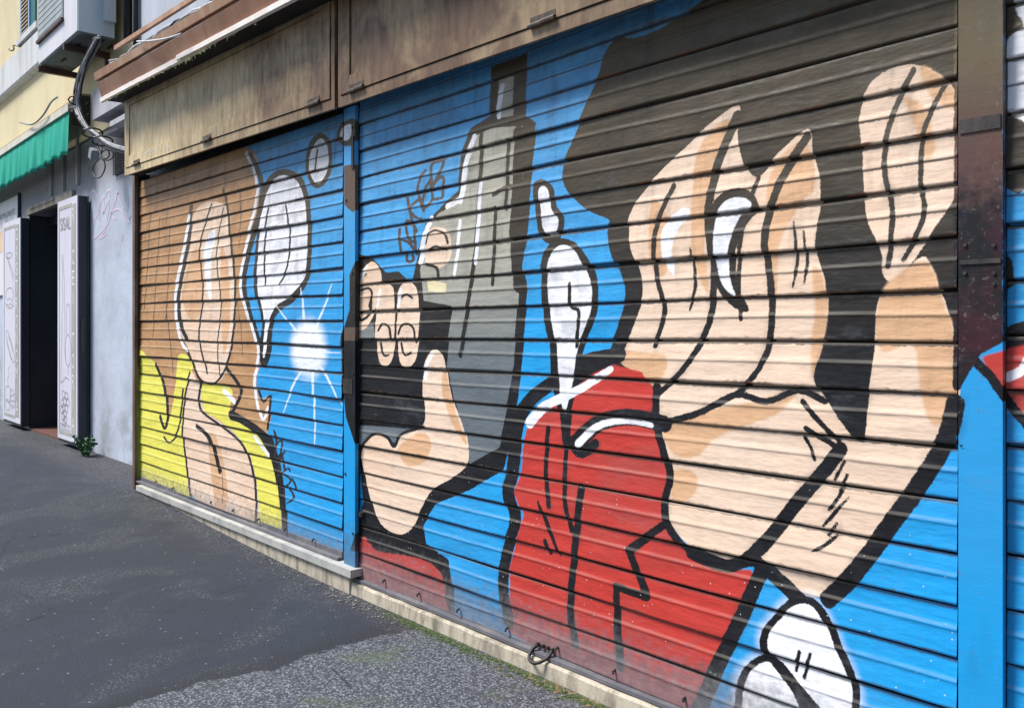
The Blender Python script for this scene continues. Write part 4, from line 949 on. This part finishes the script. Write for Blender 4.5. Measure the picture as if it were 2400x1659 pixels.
# coiled refrigerant pipe right of the unit
pp = thing('pipe', 'white wrapped pipe with black bands right of the air conditioner', 'pipe', (-7.4, .2, 3.6))
X_, Y_ = U(300,.22), .22
bm = BM(); tube(bm, [(X_, Y_, az0-.1), (X_, Y_, 5.4)], .035, 10); obj('insulation', bm, M['cable_black'], pp, smooth=True)
bm = BM(); tube(bm, [(X_+.042*math.cos(a), Y_-.0+.042*math.sin(a), az0+.42+a*.023) for a in np.arange(0, 70, .35)], .016, 6); obj('spiral_wrap', bm, M['cable_white'], pp, smooth=True)
bm = BM(); tube(bm, [(X_+.09, Y_+.03, 2.9), (X_+.09, Y_+.03, 5.4)], .02, 8); obj('downpipe', bm, M['cable_black'], pp, smooth=True)

# cable bundle dropping from the unit and running behind the fascia box
cbn = thing('cable_bundle', 'thick bundle of grey cables sweeping down beside the moulding to the fascia box', 'cables', tuple(W(190, 260, .1)))
base = [(228,90),(212,120),(198,150),(186,190),(180,228),(184,262),(200,295),(222,315),(250,338),(290,352),(330,360)]
for i in range(17):
    o_ = (random.uniform(-5,7), random.uniform(-6,6)); yy = .02+random.uniform(-.04,.06)
    bm = BM(); tube(bm, [Vector(a) for a in smooth_pts([tuple(W(p[0]+o_[0]*(1.3-.08*k)+ (6*math.sin(k*1.3+i)*.4), p[1]+o_[1]*.7, yy)) for k, p in enumerate(base)], 5)], random.choice((.006,.008,.011,.014)), 7)
    obj('cable', bm, (M['cable_black'], M['cable_grey'], M['cable_black'], M['cable_black'], M['cable_grey2'])[i % 5], cbn, smooth=True)
for (x, y) in ((217,312),(186,262),(184,236),(240,331)):
    bm = BM(); c_ = W(x, y, .02); tube(bm, [c_+Vector((.05*math.cos(a), .08*math.sin(a), .05*math.cos(a)*.6)) for a in np.linspace(0, 6.28, 12)], .007, 5); obj('cable_tie', bm, M['cable_black'], cbn)
t = thing('wire_coil', 'thin black wire loops dangling under the cable bundle', 'wire', tuple(W(235, 360, .1)))
for k, lp in enumerate(([(228,325),(232,350),(245,375),(262,372),(265,358),(250,352),(238,360),(240,375),(246,372)], [(226,335),(236,365),(244,378),(246,395),(236,415),(224,416),(217,400),(222,385),(235,372)], [(236,345),(252,352),(256,365),(246,374),(236,366),(240,350)])):
    bm = BM(); tube(bm, [Vector(a) for a in smooth_pts([tuple(W(p[0], p[1], .08+k*.012)) for p in lp], 6)], .0055, 6); obj('loop', bm, M['cable_black'], t, smooth=True)
jbx = thing('junction_box', 'small pale junction box tilted under the cable bundle', 'junction box', tuple(W(222, 362, .1)))
A = W(221, 362, .1); bm = BM(); box(bm, -.045, .045, -.03, .03, -.045, .045)
for v in bm.verts: v.co = Matrix.Rotation(.45, 3, 'Y') @ v.co + A
obj('housing', bm, M['plastic_box'], jbx, bevel=.006); 
bm = BM(); box(bm, -.038, .038, -.036, -.0305, -.038, .038)
for v in bm.verts: v.co = Matrix.Rotation(.45, 3, 'Y') @ v.co + A
obj('lid', bm, M['cable_grey'], jbx)
# black gap plate right of awning
hk = thing('wall_hook', 'rusty hook on the yellow wall under the window', 'hook', tuple(W(30, 112, YW-.05)))
bm = BM(); tube(bm, [Vector(a) for a in smooth_pts([tuple(W(p[0], p[1], YW-.06)) for p in ((50,112),(40,108),(31,108),(33,114),(30,119),(24,119),(21,115))], 5)], .008, 6); obj('shank', bm, M['bracket'], hk, smooth=True)
vl = BM(); 
for x in (U(66,YW),): tube(vl, [(x, YW-.03, bs1+.03), (x, YW-.03, bs1+.7)], .008, 6)

# ------------------------------------------------------------------ ground
gx = list(np.linspace(-40, -8, 20))+list(np.linspace(-7.8, 0, 80))+list(np.linspace(.4, 30, 20)); gy = list(np.linspace(-40, -4, 14))+list(np.linspace(-3.8, .6, 45))
bm = BM(); g2 = [[bm.verts.new((x, y, ground_z(x)+(.012*math.sin(x*1.1+.4)*math.sin(y*1.3) if y < -.3 else 0)*(1 if y > -6 else 0))) for x in gx] for y in gy]
for j in range(len(gy)-1):
    for i in range(len(gx)-1): bm.faces.new((g2[j][i], g2[j][i+1], g2[j+1][i+1], g2[j+1][i]))
o = obj('pavement', bm, M['asphalt'], smooth=True); o['kind'] = 'structure'
# grit along the foot of the shop front
def scatter(name, mat, n, fx, size, label, cat, flat=.5):
    bm = BM()
    for i in range(n):
        x, y = fx(); s = size*random.uniform(.4, 1.4)
        m = Matrix.Translation((x, y, ground_z(x)+s*flat*.4)) @ Matrix.Rotation(random.uniform(0, 6), 4, 'Z') @ Matrix.Diagonal((s*random.uniform(.7,1.4), s, s*flat, 1))
        r = bmesh.ops.create_icosphere(bm, subdivisions=1, radius=1, matrix=m)
        for v in r['verts']: v.co += Vector([random.uniform(-.25, .25)*s*flat for _ in range(3)])
    o = obj(name, bm, mat); tag(o, label, cat, kind='stuff'); return o
scatter('loose_grit', M['pebble'], 750, lambda: (random.choice((random.uniform(XL0, XM0), random.gauss(XM0+.1, .22), random.uniform(XM0, XM1))), -.065-abs(random.gauss(0, .055))), .0050, 'loose grit and small stones along the foot of the sills', 'grit')
def mossf():
    c = random.choice((-2.9, -2.55, -2.15, -1.85, -1.6, -1.35)); return (c+random.gauss(0, .13), -.062-abs(random.gauss(0, .022)))
scatter('moss', M['moss'], 1300, mossf, .0060, 'thin moss growing along the low stone sill', 'moss', .45)
scatter('dry_leaf_litter', M['dead_leaf'], 200, lambda: (random.choice((-2.15,-1.5,-1.9))+random.gauss(0,.1), -.06-abs(random.gauss(0,.02))), .007, 'brown leaf scraps caught against the low stone sill', 'litter', .3)
# weed at the foot of the right door leaf
wd = thing('weed', 'small green weed with tiny round leaves growing at the foot of the right door leaf', 'plant', (-8.15, .18, .07))
bs = BM(); bl = BM()
for i in range(44):
    a = random.uniform(0, 6.28); L = random.uniform(.05, .21); lean = random.uniform(.1, 1.0)
    P = [Vector((-8.28+random.gauss(0,.06)+math.cos(a)*L*lean*t_, .17+min(.09, random.gauss(0,.02)+math.sin(a)*L*lean*t_), .07+L*t_*(1-.3*lean*t_))) for t_ in np.linspace(0, 1, 6)]
    P[0].x = -8.28+random.gauss(0, .03)
    for k in range(1, 6): P[k].y = .17+math.sin(a)*L*lean*k/5*.7; P[k].x = P[0].x+math.cos(a)*L*lean*k/5
    P[0].y = .17
    tube(bs, P, .002, 4)
    for k in range(1, 6):
        for s_ in (-1, 1, 0):
            c = P[k]+Vector((random.uniform(-.01,.01), random.uniform(-.01,.01), random.uniform(-.006,.01))); r = random.uniform(.009, .018)
            m = Matrix.Translation(c+Vector((s_*r, 0, 0))) @ Matrix.Rotation(random.uniform(-1.2,1.2), 4, 'X') @ Matrix.Rotation(random.uniform(-1.2,1.2), 4, 'Y')
            vs = [bl.verts.new(m @ Vector((r*math.cos(q_), r*.75*math.sin(q_), random.uniform(-.002,.002)))) for q_ in np.linspace(0, 6.28, 7)[:-1]]
            bl.faces.new(vs)
obj('stem', bs, M['stem'], wd); obj('foliage', bl, M['leaf'], wd)

# ------------------------------------------------------------------ camera, light
cam = bpy.data.cameras.new('camera'); co = bpy.data.objects.new('camera', cam); C.objects.link(co)
cam.sensor_width = 36; cam.lens = 36*F/2400; cam.shift_y = -(829.5-HZ)/2400; cam.clip_end = 500; cam.clip_start = .05
co.location = (0, -D, HC); co.rotation_euler = (R(90), 0, R(90-42.15)); sc.camera = co
SUN_EL, SUN_AZ = 57, 42                        # azimuth measured from the street side towards the left end of the front
d = Vector((-math.sin(R(SUN_AZ))*math.cos(R(SUN_EL)), -math.cos(R(SUN_AZ))*math.cos(R(SUN_EL)), math.sin(R(SUN_EL))))
su = bpy.data.lights.new('sun', 'SUN'); su.energy = 3.4; su.angle = R(18); su.color = (1, .98, .95)
so = bpy.data.objects.new('sun', su); C.objects.link(so); so.rotation_euler = d.to_track_quat('Z', 'Y').to_euler(); so.location = (-3, -4, 6)
w = bpy.data.worlds.new('World'); sc.world = w; w.use_nodes = True; nt = w.node_tree
sky = nt.nodes.new('ShaderNodeTexSky'); sky.sky_type = 'NISHITA'; sky.sun_disc = False; sky.sun_elevation = R(SUN_EL)
sky.sun_rotation = math.atan2(d.x, d.y); sky.dust_density = 1.5
bg = nt.nodes['Background']; bg.inputs[1].default_value = .075; nt.links.new(sky.outputs[0], bg.inputs[0])
sc.view_settings.view_transform = 'Standard'; sc.view_settings.look = 'None'; sc.view_settings.exposure = .76; sc.view_settings.gamma = 1
sc.cycles.max_bounces = 6
